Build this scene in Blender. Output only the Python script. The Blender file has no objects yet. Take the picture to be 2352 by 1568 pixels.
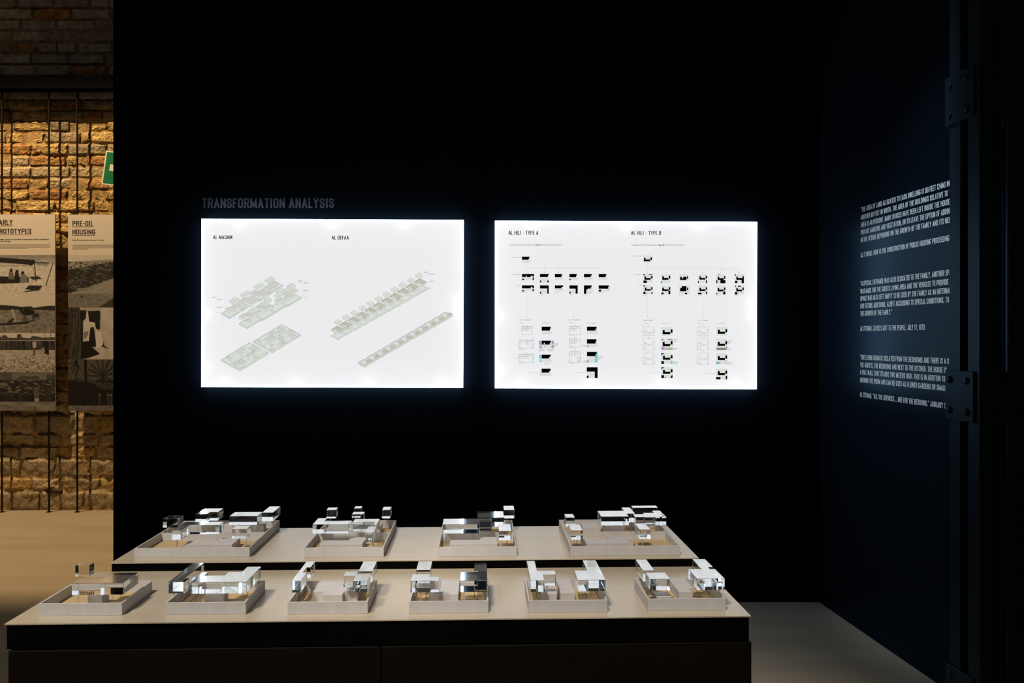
import bpy, bmesh, math, random
import numpy as np
from mathutils import Vector, Matrix

# ---------------------------------------------------------------- camera, world, lamps, exposure
SC = bpy.context.scene
COL = SC.collection
F, CX, HY, CAMZ = 2050.0, 1176.0, 776.0, 1.5
cam_d = bpy.data.cameras.new('camera')
cam_d.sensor_width = 36.0
cam_d.lens = F / 2352.0 * 36.0
cam_d.shift_y = (HY - 784.0) / 2352.0
cam_d.clip_start = 0.05
cam = bpy.data.objects.new('camera', cam_d)
cam.location = (0, 0, CAMZ)
cam.rotation_euler = (math.pi / 2, 0, 0)
COL.objects.link(cam)
SC.camera = cam

world = bpy.data.worlds.new('hall')
SC.world = world
world.use_nodes = True
world.node_tree.nodes['Background'].inputs[0].default_value = (1.0, 0.93, 0.84, 1)
world.node_tree.nodes['Background'].inputs[1].default_value = 0.026

SC.view_settings.view_transform = 'Standard'
SC.view_settings.look = 'None'
SC.view_settings.exposure = 0.0
SC.view_settings.gamma = 1.0
SC.view_settings.use_curve_mapping = False
SC.cycles.use_denoising = True
SC.cycles.max_bounces = 16
SC.cycles.transmission_bounces = 14
SC.cycles.glossy_bounces = 8
SC.cycles.sample_clamp_indirect = 6.0


def spot(name, loc, target, power, cone, blend, color, radius):
    d = bpy.data.lights.new(name, 'SPOT')
    d.energy = power
    d.spot_size = math.radians(cone)
    d.spot_blend = blend
    d.color = color
    d.shadow_soft_size = radius
    o = bpy.data.objects.new(name, d)
    o.location = loc
    o.rotation_euler = (Vector(target) - Vector(loc)).to_track_quat('-Z', 'Y').to_euler()
    COL.objects.link(o)
    return o


# warm wall washer above the brick wall, ceiling track lamps over the table
LAMP = (-4.96, 6.13, 6.5)
spot('wall_washer', LAMP, (-4.70, 7.25, 1.0), 1750, 84, 0.3, (1.0, 0.70, 0.38), 0.05)
spot('table_lamp', (-1.9, 0.3, 4.2), (-0.98, 2.5, 0.8), 620, 27, 0.7, (1.0, 0.89, 0.75), 0.30)
spot('table_lamp', (-0.7, 0.3, 4.2), (0.24, 2.55, 0.8), 560, 23.5, 0.6, (1.0, 0.89, 0.76), 0.30)
spot('added_quotation_fill', (0.15, 3.0, 4.3), (1.86, 3.95, 1.65), 250, 29, 0.8, (0.70, 0.86, 1.0), 0.06)  # added cool fill spot with no real lamp behind it, brightens the quotations
# wide weak hall lamp behind the visitor
hall = bpy.data.lights.new('hall_lamp', 'AREA')
hall.shape = 'RECTANGLE'
hall.size, hall.size_y, hall.energy, hall.color = 2.5, 1.5, 9, (1.0, 0.88, 0.70)
hall_o = bpy.data.objects.new('hall_lamp', hall)
hall_o.location = (-1.0, -2.0, 4.2)
hall_o.rotation_euler = (math.radians(38), 0, 0)
COL.objects.link(hall_o)


# ---------------------------------------------------------------- helpers
def on_y(px, py, Y):
    return Vector(((px - CX) / F * Y, Y, CAMZ + (HY - py) / F * Y))


def on_z(px, py, z):
    Y = (CAMZ - z) * F / (py - HY)
    return Vector(((px - CX) / F * Y, Y, z))


def empty(name, label, cat, loc=(0, 0, 0), rz=0.0, group=None):
    o = bpy.data.objects.new(name, None)
    o.empty_display_size = 0.1
    COL.objects.link(o)
    o.location = loc
    o.rotation_euler = (0, 0, rz)
    tag(o, label, cat, group)
    return o


def tag(o, label=None, cat=None, group=None, kind=None):
    if label: o['label'] = label
    if cat: o['category'] = cat
    if group: o['group'] = group
    if kind: o['kind'] = kind
    return o


def mesh_obj(name, verts, faces, mat, parent=None, smooth=False, world=False):
    """links one mesh; with world=True the verts are world coordinates and the parent's transform is undone"""
    me = bpy.data.meshes.new(name)
    vs = [Vector(v) for v in verts]
    if parent is not None and world:
        base = parent
        M = Matrix.Translation(base.location) @ base.rotation_euler.to_matrix().to_4x4()
        b = base.parent
        while b is not None:
            M = (Matrix.Translation(b.location) @ b.rotation_euler.to_matrix().to_4x4()) @ M
            b = b.parent
        Mi = M.inverted()
        vs = [Mi @ v for v in vs]
    me.from_pydata([tuple(v) for v in vs], [], faces)
    me.update()
    if mat is not None: me.materials.append(mat)
    if smooth:
        for p in me.polygons: p.use_smooth = True
    o = bpy.data.objects.new(name, me)
    COL.objects.link(o)
    if parent is not None: o.parent = parent
    return o


class MB:
    def __init__(self):
        self.v, self.f = [], []

    def add(self, verts, faces):
        n = len(self.v)
        self.v += [tuple(x) for x in verts]
        self.f += [tuple(i + n for i in f) for f in faces]
        return self

    def box(self, x0, x1, y0, y1, z0, z1):
        v = [(x0, y0, z0), (x1, y0, z0), (x1, y1, z0), (x0, y1, z0), (x0, y0, z1), (x1, y0, z1), (x1, y1, z1), (x0, y1, z1)]
        return self.add(v, [(3, 2, 1, 0), (4, 5, 6, 7), (0, 1, 5, 4), (1, 2, 6, 5), (2, 3, 7, 6), (3, 0, 4, 7)])

    def prism(self, poly, z0, z1):
        n = len(poly)
        a = sum(poly[i][0] * poly[(i + 1) % n][1] - poly[(i + 1) % n][0] * poly[i][1] for i in range(n))
        if a < 0: poly = poly[::-1]
        v = [(x, y, z0) for x, y in poly] + [(x, y, z1) for x, y in poly]
        f = [tuple(range(n))[::-1], tuple(range(n, 2 * n))]
        f += [(i, (i + 1) % n, n + (i + 1) % n, n + i) for i in range(n)]
        return self.add(v, f)

    def cyl(self, c, r, z0, z1, n=10):
        return self.prism([(c[0] + r * math.cos(2 * math.pi * k / n), c[1] + r * math.sin(2 * math.pi * k / n)) for k in range(n)], z0, z1)

    def build(self, name, mat, parent=None, smooth=False, world=False, bevel=0.0):
        o = mesh_obj(name, self.v, self.f, mat, parent, smooth, world)
        if bevel:
            bm = bmesh.new()
            bm.from_mesh(o.data)
            bmesh.ops.bevel(bm, geom=bm.edges[:], offset=bevel, segments=1, affect='EDGES', profile=0.5)
            bm.to_mesh(o.data)
            bm.free()
        return o


# ---------------------------------------------------------------- materials
def nodes_of(name):
    m = bpy.data.materials.new(name)
    m.use_nodes = True
    nt = m.node_tree
    return m, nt, nt.nodes['Principled BSDF'], nt.nodes['Material Output']


def mat(name, color, rough=0.6, spec=0.5, metal=0.0, var=0.12, scale=12.0, bump=0.0, bscale=60.0, stretch=None):
    """principled surface with a procedural mottling and optional bump"""
    m, nt, b, out = nodes_of(name)
    b.inputs['Roughness'].default_value = rough
    b.inputs['Specular IOR Level'].default_value = spec
    b.inputs['Metallic'].default_value = metal
    tc = nt.nodes.new('ShaderNodeTexCoord')
    mp = nt.nodes.new('ShaderNodeMapping')
    if stretch: mp.inputs['Scale'].default_value = stretch
    nt.links.new(tc.outputs['Object'], mp.inputs[0])
    nz = nt.nodes.new('ShaderNodeTexNoise')
    nz.inputs['Scale'].default_value = scale
    nz.inputs['Detail'].default_value = 5
    nt.links.new(mp.outputs[0], nz.inputs['Vector'])
    mr = nt.nodes.new('ShaderNodeMapRange')
    mr.inputs[1].default_value, mr.inputs[2].default_value = 0.3, 0.7
    mr.inputs[3].default_value, mr.inputs[4].default_value = 1 - var, 1 + var
    nt.links.new(nz.outputs[0], mr.inputs[0])
    mx = nt.nodes.new('ShaderNodeVectorMath')
    mx.operation = 'SCALE'
    mx.inputs[0].default_value = color
    nt.links.new(mr.outputs[0], mx.inputs['Scale'])
    nt.links.new(mx.outputs[0], b.inputs['Base Color'])
    if bump:
        n2 = nt.nodes.new('ShaderNodeTexNoise')
        n2.inputs['Scale'].default_value = bscale
        n2.inputs['Detail'].default_value = 6
        nt.links.new(mp.outputs[0], n2.inputs['Vector'])
        bp = nt.nodes.new('ShaderNodeBump')
        bp.inputs['Strength'].default_value = bump
        bp.inputs['Distance'].default_value = 0.01
        nt.links.new(n2.outputs[0], bp.inputs['Height'])
        nt.links.new(bp.outputs[0], b.inputs['Normal'])
    return m


def emit_mat(name, color, strength=1.0):
    m, nt, b, out = nodes_of(name)
    b.inputs['Base Color'].default_value = (0.02, 0.02, 0.02, 1)
    b.inputs['Roughness'].default_value = 0.9
    b.inputs['Specular IOR Level'].default_value = 0.0
    b.inputs['Emission Color'].default_value = (*color, 1)
    b.inputs['Emission Strength'].default_value = strength
    return m


def s2l(c):
    return tuple((x / 255 / 12.92) if x / 255 <= 0.04045 else ((x / 255 + 0.055) / 1.055) ** 2.4 for x in c)


M = {}
M['wall'] = mat('black_wall_paint', (0.0020, 0.0028, 0.0044), 0.60, 0.18, var=0.15, scale=3, bump=0.05, bscale=180)
M['wall_gloss'] = mat('black_satin_wall_paint', (0.0028, 0.0042, 0.0065), 0.27, 0.07, var=0.15, scale=3, bump=0.03, bscale=180)
M['floor'] = mat('poured_floor', (0.34, 0.285, 0.215), 0.55, 0.30, var=0.10, scale=1.6, bump=0.02, bscale=40, stretch=(0.5, 2.5, 1))
M['steel'] = mat('black_painted_steel', (0.014, 0.022, 0.030), 0.5, 0.25, var=0.2, scale=30, bump=0.12, bscale=260)
M['rod'] = mat('dark_rod_steel', (0.006, 0.005, 0.004), 0.5, 0.3)
M['table_top'] = mat('birch_table_top', (0.50, 0.435, 0.335), 0.28, 0.55, var=0.05, scale=5, stretch=(1, 6, 1))
M['table_black'] = mat('black_table_edge', (0.0012, 0.0011, 0.001), 0.7, 0.04)
M['table_front'] = mat('dark_brown_table_panel', (0.0055, 0.0042, 0.0026), 0.6, 0.08, var=0.15, scale=4)
M['plaster'] = mat('white_model_plaster', (0.55, 0.55, 0.575), 0.75, 0.3, var=0.05, scale=40, bump=0.06, bscale=420, stretch=(1, 1, 0.25))
M['plot'] = mat('warm_veneer', (0.55, 0.40, 0.22), 0.6, 0.3, var=0.08, scale=30, stretch=(1, 8, 1))
M['groove'] = mat('burnt_groove', (0.09, 0.055, 0.03), 0.7, 0.2)
M['vinyl'] = mat('white_wall_vinyl', (0.80, 0.84, 0.90), 0.6, 0.3, var=0.02)
M['vinyl_grey'] = mat('grey_wall_vinyl', (0.062, 0.062, 0.066), 0.6, 0.3, var=0.02)
M['board'] = mat('banner_board', (0.66, 0.60, 0.53), 0.6, 0.3, var=0.02, scale=2)
M['ink'] = mat('black_ink', (0.012, 0.010, 0.009), 0.7, 0.2, var=0.02)
M['ink_grey'] = mat('grey_ink', (0.22, 0.19, 0.16), 0.7, 0.2, var=0.02)
M['sign_green'] = mat('sign_green', (0.003, 0.17, 0.062), 0.45, 0.4, var=0.03)
M['sign_white'] = mat('sign_white', (0.75, 0.72, 0.62), 0.5, 0.4, var=0.03)
M['mortar_grey'] = mat('grey_mortar', (0.20, 0.165, 0.13), 0.95, 0.1, var=0.35, scale=18, bump=0.8, bscale=60)  # greyer, darker mortar tone above the beam
M['mortar'] = mat('mortar', (0.36, 0.24, 0.10), 0.95, 0.1, var=0.45, scale=18, bump=0.8, bscale=60)
M['box_black'] = mat('light_box_case', (0.004, 0.004, 0.005), 0.5, 0.3)

# backlit prints: ink layers in front of the diffuser
M['rim'] = emit_mat('lit_acrylic_edge', (0.62, 0.82, 1.0), 11.0)
M['p_black'] = mat('opaque_black_print', (0.010, 0.009, 0.008), 0.8, 0.1, var=0.02)
for k, c in dict(p_pale=(212, 217, 211), p_grey=(199, 202, 195), p_olive=(184, 186, 170), p_line=(150, 155, 144), p_faint=(190, 190, 190),
                 p_text=(95, 95, 98), p_purple=(178, 140, 184), p_lilac=(206, 182, 208), p_teal=(122, 194, 200), p_aqua=(176, 214, 212),
                 p_moss=(118, 124, 104), p_sage=(160, 172, 156), p_side=(216, 219, 214)).items():
    M[k] = emit_mat('print_' + k[2:] + '_ink', s2l(c), 1.06)


def diffuser_mat(name, w, h, spots):
    """white backlit sheet, brighter along its LED edges"""
    m, nt, b, out = nodes_of(name)
    b.inputs['Base Color'].default_value = (0.3, 0.3, 0.3, 1)
    b.inputs['Roughness'].default_value = 0.6
    N = nt.nodes
    tc = N.new('ShaderNodeTexCoord')
    sx = N.new('ShaderNodeSeparateXYZ')
    nt.links.new(tc.outputs['Object'], sx.inputs[0])

    def math_(op, a, bb=None):
        n = N.new('ShaderNodeMath')
        n.operation = op
        for i, x in enumerate((a, bb)):
            if x is None: continue
            if isinstance(x, (int, float)): n.inputs[i].default_value = x
            else: nt.links.new(x, n.inputs[i])
        return n.outputs[0]
    X, Z = sx.outputs[0], sx.outputs[2]
    ex = math_('SUBTRACT', w / 2, math_('ABSOLUTE', X))
    ez = math_('SUBTRACT', h / 2, math_('ABSOLUTE', Z))
    wide = math_('ADD', math_('POWER', 2.718, math_('MULTIPLY', ex, -15.0)), math_('POWER', 2.718, math_('MULTIPLY', ez, -17.0)))
    tot = math_('ADD', 0.775, math_('MULTIPLY', wide, 0.09))
    for (cx, cz) in spots:
        d = math_('SQRT', math_('ADD', math_('POWER', math_('SUBTRACT', X, cx), 2.0), math_('POWER', math_('SUBTRACT', Z, cz), 2.0)))
        tot = math_('ADD', tot, math_('MULTIPLY', math_('POWER', 2.718, math_('MULTIPLY', d, -45.0)), 0.28))
    cr = N.new('ShaderNodeCombineColor')
    nt.links.new(math_('MULTIPLY', tot, 1.06), cr.inputs[0])
    nt.links.new(math_('MULTIPLY', tot, 1.065), cr.inputs[1])
    nt.links.new(math_('MULTIPLY', tot, 1.09), cr.inputs[2])
    nt.links.new(cr.outputs[0], b.inputs['Emission Color'])
    b.inputs['Emission Strength'].default_value = 1.0
    return m


def acrylic_mat(name, fac):
    """clear acrylic; an added reflectance, above the real one, climbs with the grazing angle"""
    m, nt, b, out = nodes_of(name)
    N = nt.nodes
    N.remove(b)
    g = N.new('ShaderNodeBsdfGlass')
    g.inputs['IOR'].default_value = 1.49
    g.inputs['Roughness'].default_value = 0.0
    g.inputs['Color'].default_value = (0.97, 0.985, 0.99, 1)
    s = N.new('ShaderNodeBsdfGlossy')
    s.inputs['Roughness'].default_value = 0.09
    s.inputs['Color'].default_value = (0.97, 0.99, 1, 1)
    lw = N.new('ShaderNodeLayerWeight')
    lw.inputs[0].default_value = 0.5
    mr = N.new('ShaderNodeMapRange')
    mr.interpolation_type = 'SMOOTHSTEP'
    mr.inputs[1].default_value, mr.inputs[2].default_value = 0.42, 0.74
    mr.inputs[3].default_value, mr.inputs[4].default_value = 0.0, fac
    nt.links.new(lw.outputs['Facing'], mr.inputs[0])
    mx = N.new('ShaderNodeMixShader')
    nt.links.new(mr.outputs[0], mx.inputs[0])
    nt.links.new(g.outputs[0], mx.inputs[1])
    nt.links.new(s.outputs[0], mx.inputs[2])
    nt.links.new(mx.outputs[0], out.inputs[0])
    return m


M['acrylic'] = acrylic_mat('clear_acrylic_side', 0.12)  # same acrylic on the sides, with little added reflectance
M['acrylic_top'] = acrylic_mat('clear_acrylic_boosted_top', 0.68)  # reflectance raised above real acrylic so the block tops look brighter


def dark_paint(name, color, sheen, rough, lo, hi):
    """near-black paint with a cool sheen that grows towards grazing view"""
    m, nt, b, out = nodes_of(name)
    N = nt.nodes
    b.inputs['Base Color'].default_value = (*color, 1)
    b.inputs['Specular IOR Level'].default_value = 0.0
    b.inputs['Roughness'].default_value = 0.8
    g = N.new('ShaderNodeBsdfGlossy')
    g.inputs['Color'].default_value = (*sheen, 1)
    g.inputs['Roughness'].default_value = rough
    lw = N.new('ShaderNodeLayerWeight')
    mr = N.new('ShaderNodeMapRange')
    mr.inputs[1].default_value, mr.inputs[2].default_value = 0.3, 0.95
    mr.inputs[3].default_value, mr.inputs[4].default_value = lo, hi
    nt.links.new(lw.outputs['Facing'], mr.inputs[0])
    tc = N.new('ShaderNodeTexCoord')
    nz = N.new('ShaderNodeTexNoise')
    nz.inputs['Scale'].default_value = 170
    nz.inputs['Detail'].default_value = 4
    nt.links.new(tc.outputs['Object'], nz.inputs['Vector'])
    bp = N.new('ShaderNodeBump')
    bp.inputs['Strength'].default_value = 0.06
    bp.inputs['Distance'].default_value = 0.004
    nt.links.new(nz.outputs[0], bp.inputs['Height'])
    nt.links.new(bp.outputs[0], g.inputs['Normal'])
    mx = N.new('ShaderNodeMixShader')
    nt.links.new(mr.outputs[0], mx.inputs[0])
    nt.links.new(b.outputs[0], mx.inputs[1])
    nt.links.new(g.outputs[0], mx.inputs[2])
    nt.links.new(mx.outputs[0], out.inputs[0])
    return m


M['wall'] = dark_paint('black_wall_paint', (0.0020, 0.0028, 0.0044), (.40, .68, 1.0), 0.45, 0.004, 0.05)
M['wall_gloss'] = dark_paint('black_satin_wall_paint', (0.0030, 0.0055, 0.0095), (.38, .66, 1.0), 0.27, 0.010, 0.085)
M['steel'] = dark_paint('black_painted_steel', (0.0125, 0.0215, 0.0300), (.42, .70, 1.0), 0.38, 0.012, 0.09)


def brick_mat(name, a, b_, bump):
    m, nt, b, out = nodes_of(name)
    N = nt.nodes
    b.inputs['Roughness'].default_value = 0.9
    b.inputs['Specular IOR Level'].default_value = 0.15
    oi = N.new('ShaderNodeObjectInfo')
    tc = N.new('ShaderNodeTexCoord')
    ad = N.new('ShaderNodeVectorMath')
    ad.operation = 'ADD'
    un = N.new('ShaderNodeVectorMath')
    un.operation = 'MULTIPLY'
    un.inputs[1].default_value = (0.32, 1.0, 0.10)
    nt.links.new(tc.outputs['Object'], un.inputs[0])
    nt.links.new(un.outputs[0], ad.inputs[0])
    nt.links.new(oi.outputs['Location'], ad.inputs[1])
    nz = N.new('ShaderNodeTexNoise')
    nz.inputs['Scale'].default_value = 15
    nz.inputs['Detail'].default_value = 8
    nz.inputs['Roughness'].default_value = 0.7
    nt.links.new(ad.outputs[0], nz.inputs['Vector'])
    cr = N.new('ShaderNodeValToRGB')
    cr.color_ramp.elements[0].position, cr.color_ramp.elements[1].position = 0.33, 0.67
    cr.color_ramp.elements[0].color, cr.color_ramp.elements[1].color = (*a, 1), (*b_, 1)
    nt.links.new(nz.outputs[0], cr.inputs[0])
    hv = N.new('ShaderNodeHueSaturation')
    mr = N.new('ShaderNodeMapRange')
    mr.inputs[3].default_value, mr.inputs[4].default_value = 0.78, 1.18
    nt.links.new(oi.outputs['Random'], mr.inputs[0])
    nt.links.new(mr.outputs[0], hv.inputs['Value'])
    nt.links.new(cr.outputs[0], hv.inputs['Color'])
    nt.links.new(hv.outputs[0], b.inputs['Base Color'])
    n2 = N.new('ShaderNodeTexNoise')
    n2.inputs['Scale'].default_value = 42
    n2.inputs['Detail'].default_value = 8
    nt.links.new(ad.outputs[0], n2.inputs['Vector'])
    bp = N.new('ShaderNodeBump')
    bp.inputs['Strength'].default_value = bump
    bp.inputs['Distance'].default_value = 0.03
    nt.links.new(n2.outputs[0], bp.inputs['Height'])
    nt.links.new(bp.outputs[0], b.inputs['Normal'])
    return m


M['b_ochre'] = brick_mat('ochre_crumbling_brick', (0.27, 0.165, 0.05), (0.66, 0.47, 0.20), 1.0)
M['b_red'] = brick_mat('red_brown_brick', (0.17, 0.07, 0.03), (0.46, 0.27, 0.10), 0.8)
M['b_upper_grey'] = brick_mat('neutral_grey_brick', (0.20, 0.18, 0.155), (0.42, 0.39, 0.35), 0.6)  # greyer brick tone above the beam
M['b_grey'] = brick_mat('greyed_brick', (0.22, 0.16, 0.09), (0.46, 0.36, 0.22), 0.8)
M['b_buff'] = brick_mat('buff_rubble', (0.30, 0.22, 0.12), (0.56, 0.45, 0.28), 0.9)


# ---------------------------------------------------------------- condensed gothic lettering (strokes to mesh)
ST = 0.145
O_ = [(.32, 0), (.68, 0), (1, .12), (1, .88), (.68, 1), (.32, 1), (0, .88), (0, .12)]
G = {
 'A': (.50, [[(0, 0), (.5, 1), (1, 0)], [(.2, .28), (.8, .28)]]),
 'B': (.46, [[(0, 0), (0, 1), (.7, 1), (1, .88), (1, .64), (.7, .53), (0, .53)], [(.7, .53), (1, .4), (1, .12), (.7, 0), (0, 0)]]),
 'C': (.46, [[(1, .68), (1, .88), (.68, 1), (.32, 1), (0, .88), (0, .12), (.32, 0), (.68, 0), (1, .12), (1, .32)]]),
 'D': (.46, [[(0, 0), (0, 1), (.68, 1), (1, .86), (1, .14), (.68, 0), (0, 0)]]),
 'E': (.38, [[(1, 1), (0, 1), (0, 0), (1, 0)], [(0, .52), (.8, .52)]]),
 'F': (.37, [[(1, 1), (0, 1), (0, 0)], [(0, .5), (.8, .5)]]),
 'G': (.47, [[(1, .80), (1, .88), (.68, 1), (.32, 1), (0, .88), (0, .12), (.32, 0), (.68, 0), (1, .12), (1, .44), (.6, .44)]]),
 'H': (.47, [[(0, 0), (0, 1)], [(1, 0), (1, 1)], [(0, .52), (1, .52)]]),
 'I': (.20, [[(.5, 0), (.5, 1)]]),
 'J': (.36, [[(1, 1), (1, .13), (.65, 0), (.25, 0), (0, .13), (0, .25)]]),
 'K': (.48, [[(0, 0), (0, 1)], [(1, 1), (.05, .4)], [(.38, .6), (1, 0)]]),
 'L': (.36, [[(0, 1), (0, 0), (1, 0)]]),
 'M': (.60, [[(0, 0), (0, 1), (.5, .1), (1, 1), (1, 0)]]),
 'N': (.48, [[(0, 0), (0, 1), (1, 0), (1, 1)]]),
 'O': (.46, [O_ + [O_[0]]]),
 'P': (.45, [[(0, 0), (0, 1), (.7, 1), (1, .88), (1, .56), (.7, .44), (0, .44)]]),
 'Q': (.46, [O_ + [O_[0]], [(.72, .14), (.98, -.04)]]),
 'R': (.47, [[(0, 0), (0, 1), (.7, 1), (1, .88), (1, .6), (.7, .48), (0, .48)], [(.6, .48), (1, 0)]]),
 'S': (.45, [[(1, .74), (1, .88), (.68, 1), (.32, 1), (0, .88), (0, .68), (.15, .58), (.85, .42), (1, .32), (1, .12), (.68, 0), (.32, 0), (0, .12), (0, .26)]]),
 'T': (.42, [[(0, 1), (1, 1)], [(.5, 0), (.5, 1)]]),
 'U': (.46, [[(0, 1), (0, .12), (.32, 0), (.68, 0), (1, .12), (1, 1)]]),
 'V': (.49, [[(0, 1), (.5, 0), (1, 1)]]),
 'W': (.68, [[(0, 1), (.25, 0), (.5, 1), (.75, 0), (1, 1)]]),
 'X': (.48, [[(0, 0), (1, 1)], [(0, 1), (1, 0)]]),
 'Y': (.48, [[(0, 1), (.5, .45), (1, 1)], [(.5, .45), (.5, 0)]]),
 'Z': (.42, [[(0, 1), (1, 1), (0, 0), (1, 0)]]),
 '0': (.44, [O_ + [O_[0]]]),
 '1': (.30, [[(.1, .8), (.7, 1), (.7, 0)]]),
 '2': (.44, [[(0, .72), (0, .88), (.32, 1), (.68, 1), (1, .88), (1, .65), (0, 0), (1, 0)]]),
 '3': (.44, [[(0, .76), (0, .88), (.32, 1), (.68, 1), (1, .88), (1, .64), (.7, .53), (.4, .53)], [(.7, .53), (1, .4), (1, .12), (.68, 0), (.32, 0), (0, .12), (0, .25)]]),
 '4': (.46, [[(.75, 0), (.75, 1), (0, .25), (1, .25)]]),
 '7': (.42, [[(0, 1), (1, 1), (.35, 0)]]),
 '8': (.44, [[(.32, .53), (0, .66), (0, .88), (.32, 1), (.68, 1), (1, .88), (1, .66), (.68, .53), (.32, .53), (0, .4), (0, .12), (.32, 0), (.68, 0), (1, .12), (1, .4), (.68, .53)]]),
 '9': (.44, [[(0, .25), (0, .12), (.32, 0), (.68, 0), (1, .12), (1, .88), (.68, 1), (.32, 1), (0, .88), (0, .58), (.32, .46), (1, .46)]]),
 '-': (.30, [[(.1, .45), (.9, .45)]]),
 '.': (.20, [[(.5, -.02), (.5, .02)]]),
 ',': (.20, [[(.5, .05), (.4, -.16)]]),
 '"': (.30, [[(.15, 1), (.15, .84)], [(.85, 1), (.85, .84)]]),
 "'": (.20, [[(.5, 1), (.5, .82)]]),
 '[': (.28, [[(1, 1), (.2, 1), (.2, 0), (1, 0)]]),
 ']': (.28, [[(0, 1), (.8, 1), (.8, 0), (0, 0)]]),
 ' ': (.20, []),
}


def ribbon(pts, s):
    """one quad per stroke segment, lengthened at its joints so that corners close"""
    closed = len(pts) > 2 and (Vector(pts[0]) - Vector(pts[-1])).length < 1e-6
    P = [Vector(p) for p in pts]
    n = len(P)
    D = [(P[i + 1] - P[i]).normalized() for i in range(n - 1)]

    def ext(i, j):
        th = math.acos(max(-1, min(1, D[i].dot(D[j]))))
        return min(s / 2 * math.tan(min(th / 2, 1.2)), s * .5)
    quads = []
    for i in range(n - 1):
        a = ext(i - 1, i) if i > 0 else (ext(n - 2, 0) if closed else s / 2)
        b = ext(i, i + 1) if i < n - 2 else (ext(n - 2, 0) if closed else s / 2)
        nn = Vector((-D[i].y, D[i].x)) * (s / 2)
        p, q = P[i] - D[i] * a, P[i + 1] + D[i] * b
        quads.append((p + nn, p - nn, q - nn, q + nn))
    return quads


def gothic(text, stroke=ST, gap=0.085):
    """2-D verts (with a layer number) and faces of a line of condensed capitals, cap height 1; returns also its width"""
    x, V, Fc = 0.0, [], []
    for ch in text:
        w, strokes = G[ch]
        iw, ih = w - stroke, 1 - stroke
        lay = 0
        for pl in strokes:
            pts = [(x + stroke / 2 + p[0] * iw, stroke / 2 + p[1] * ih) for p in pl]
            for q in ribbon(pts, stroke):
                n = len(V)
                V += [(a.x, a.y, lay) for a in q]
                Fc.append((n, n + 1, n + 2, n + 3))
                lay += 1
        x += w + gap
    return V, Fc, x - gap


def put_text(V, width, O, ex, ez, cap, length=None):
    """maps 2-D lettering on a plane: O origin of baseline, ex unit along, ez up"""
    sx = cap if length is None else length / width
    nrm = ex.cross(ez)
    return [O + ex * (x * sx) + ez * (y * cap) + nrm * (.000012 * l) for x, y, l in V]


def small_text(text, bold=False):
    """built-in sans text as 2-D mesh scaled so that its width is 1"""
    cu = bpy.data.curves.new('txt', 'FONT')
    cu.body = text
    cu.size = 1.0
    cu.resolution_u = 2
    if bold: cu.offset = 0.02
    ob = bpy.data.objects.new('txt', cu)
    me = bpy.data.meshes.new_from_object(ob)
    V = [(v.co.x, v.co.y) for v in me.vertices]
    Fc = [tuple(p.vertices) for p in me.polygons]
    bpy.data.objects.remove(ob)
    bpy.data.curves.remove(cu)
    bpy.data.meshes.remove(me)
    x0 = min(v[0] for v in V)
    w = max(v[0] for v in V) - x0
    return [((x - x0) / w, y / w) for x, y in V], Fc

# ---------------------------------------------------------------- the setting
WY = 5.07                    # black partition
BY = 7.80                    # brick wall


def rw(Y): return 2.18 - 0.0859 * Y                    # right wall, x at depth Y


RD = Vector((-0.0859, 1.0, 0)).normalized()            # along the right wall, away from the camera
RN = Vector((-RD.y, RD.x, 0))                          # out of the right wall, to the left


def on_rw(px, py, off=0.0):
    """point of the plane parallel to the right wall, off metres in front of it"""
    c = 2.18 - off / RD.y
    Y = c / ((px - CX) / F + 0.0859)
    return Vector(((px - CX) / F * Y, Y, CAMZ + (HY - py) / F * Y))


tag(MB().box(-7.0, 3.2, -3.0, 8.2, 7.2, 7.3).build('ceiling', M['table_black']), kind='structure', label='dark ceiling high above the lamps')
tag(MB().box(-7.0, 3.2, -3.0, 8.2, -0.05, 0).build('floor', M['floor']), kind='structure',
    label='pale poured floor, lit warm beside the brick wall and dim by the black walls')

# black partition with the light boxes: three tall painted boards with narrow joints
wb = empty('wall_back', 'black painted partition wall of tall boards behind the table', None)
wb['kind'] = 'structure'
WX0 = (259.5 - CX) / F * WY
WX1 = rw(WY) + 0.03
seams = [WX0, (1100.5 - CX) / F * WY, (1829 - CX) / F * WY, WX1]
for a, b_ in zip(seams[:-1], seams[1:]):
    MB().box(a + 0.0012, b_ - 0.0012, WY, WY + 0.018, 0, 3.9).build('wall_panel', M['wall'], wb, bevel=0.0008)
MB().box(WX0 + .004, WX1, WY + 0.018, WY + 0.12, 0, 3.9).build('wall_core', M['table_black'], wb)

# right wall
wr = empty('wall_right', 'black satin side wall carrying white quotations', None)
wr['kind'] = 'structure'
j = on_rw(1909, 800).y
ys = [1.2, j, WY + 0.05]
for a, b_ in zip(ys[:-1], ys[1:]):
    mb = MB()
    p, q = Vector((rw(a + .001), a + .001, 0)), Vector((rw(b_ - .001), b_ - .001, 0))
    back = -RN * 0.05
    mb.prism([(p.x, p.y), (q.x, q.y), (q.x + back.x, q.y + back.y), (p.x + back.x, p.y + back.y)], 0, 3.9)
    mb.build('wall_panel', M['wall_gloss'], wr)
p, q = Vector((rw(1.2) + .05, 1.2, 0)), Vector((rw(5.1) + .05, 5.1, 0))
MB().prism([(p.x, p.y), (q.x, q.y), (q.x + .1, q.y), (p.x + .1, p.y)], 0, 3.9).build('wall_core', M['table_black'], wr)

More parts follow.
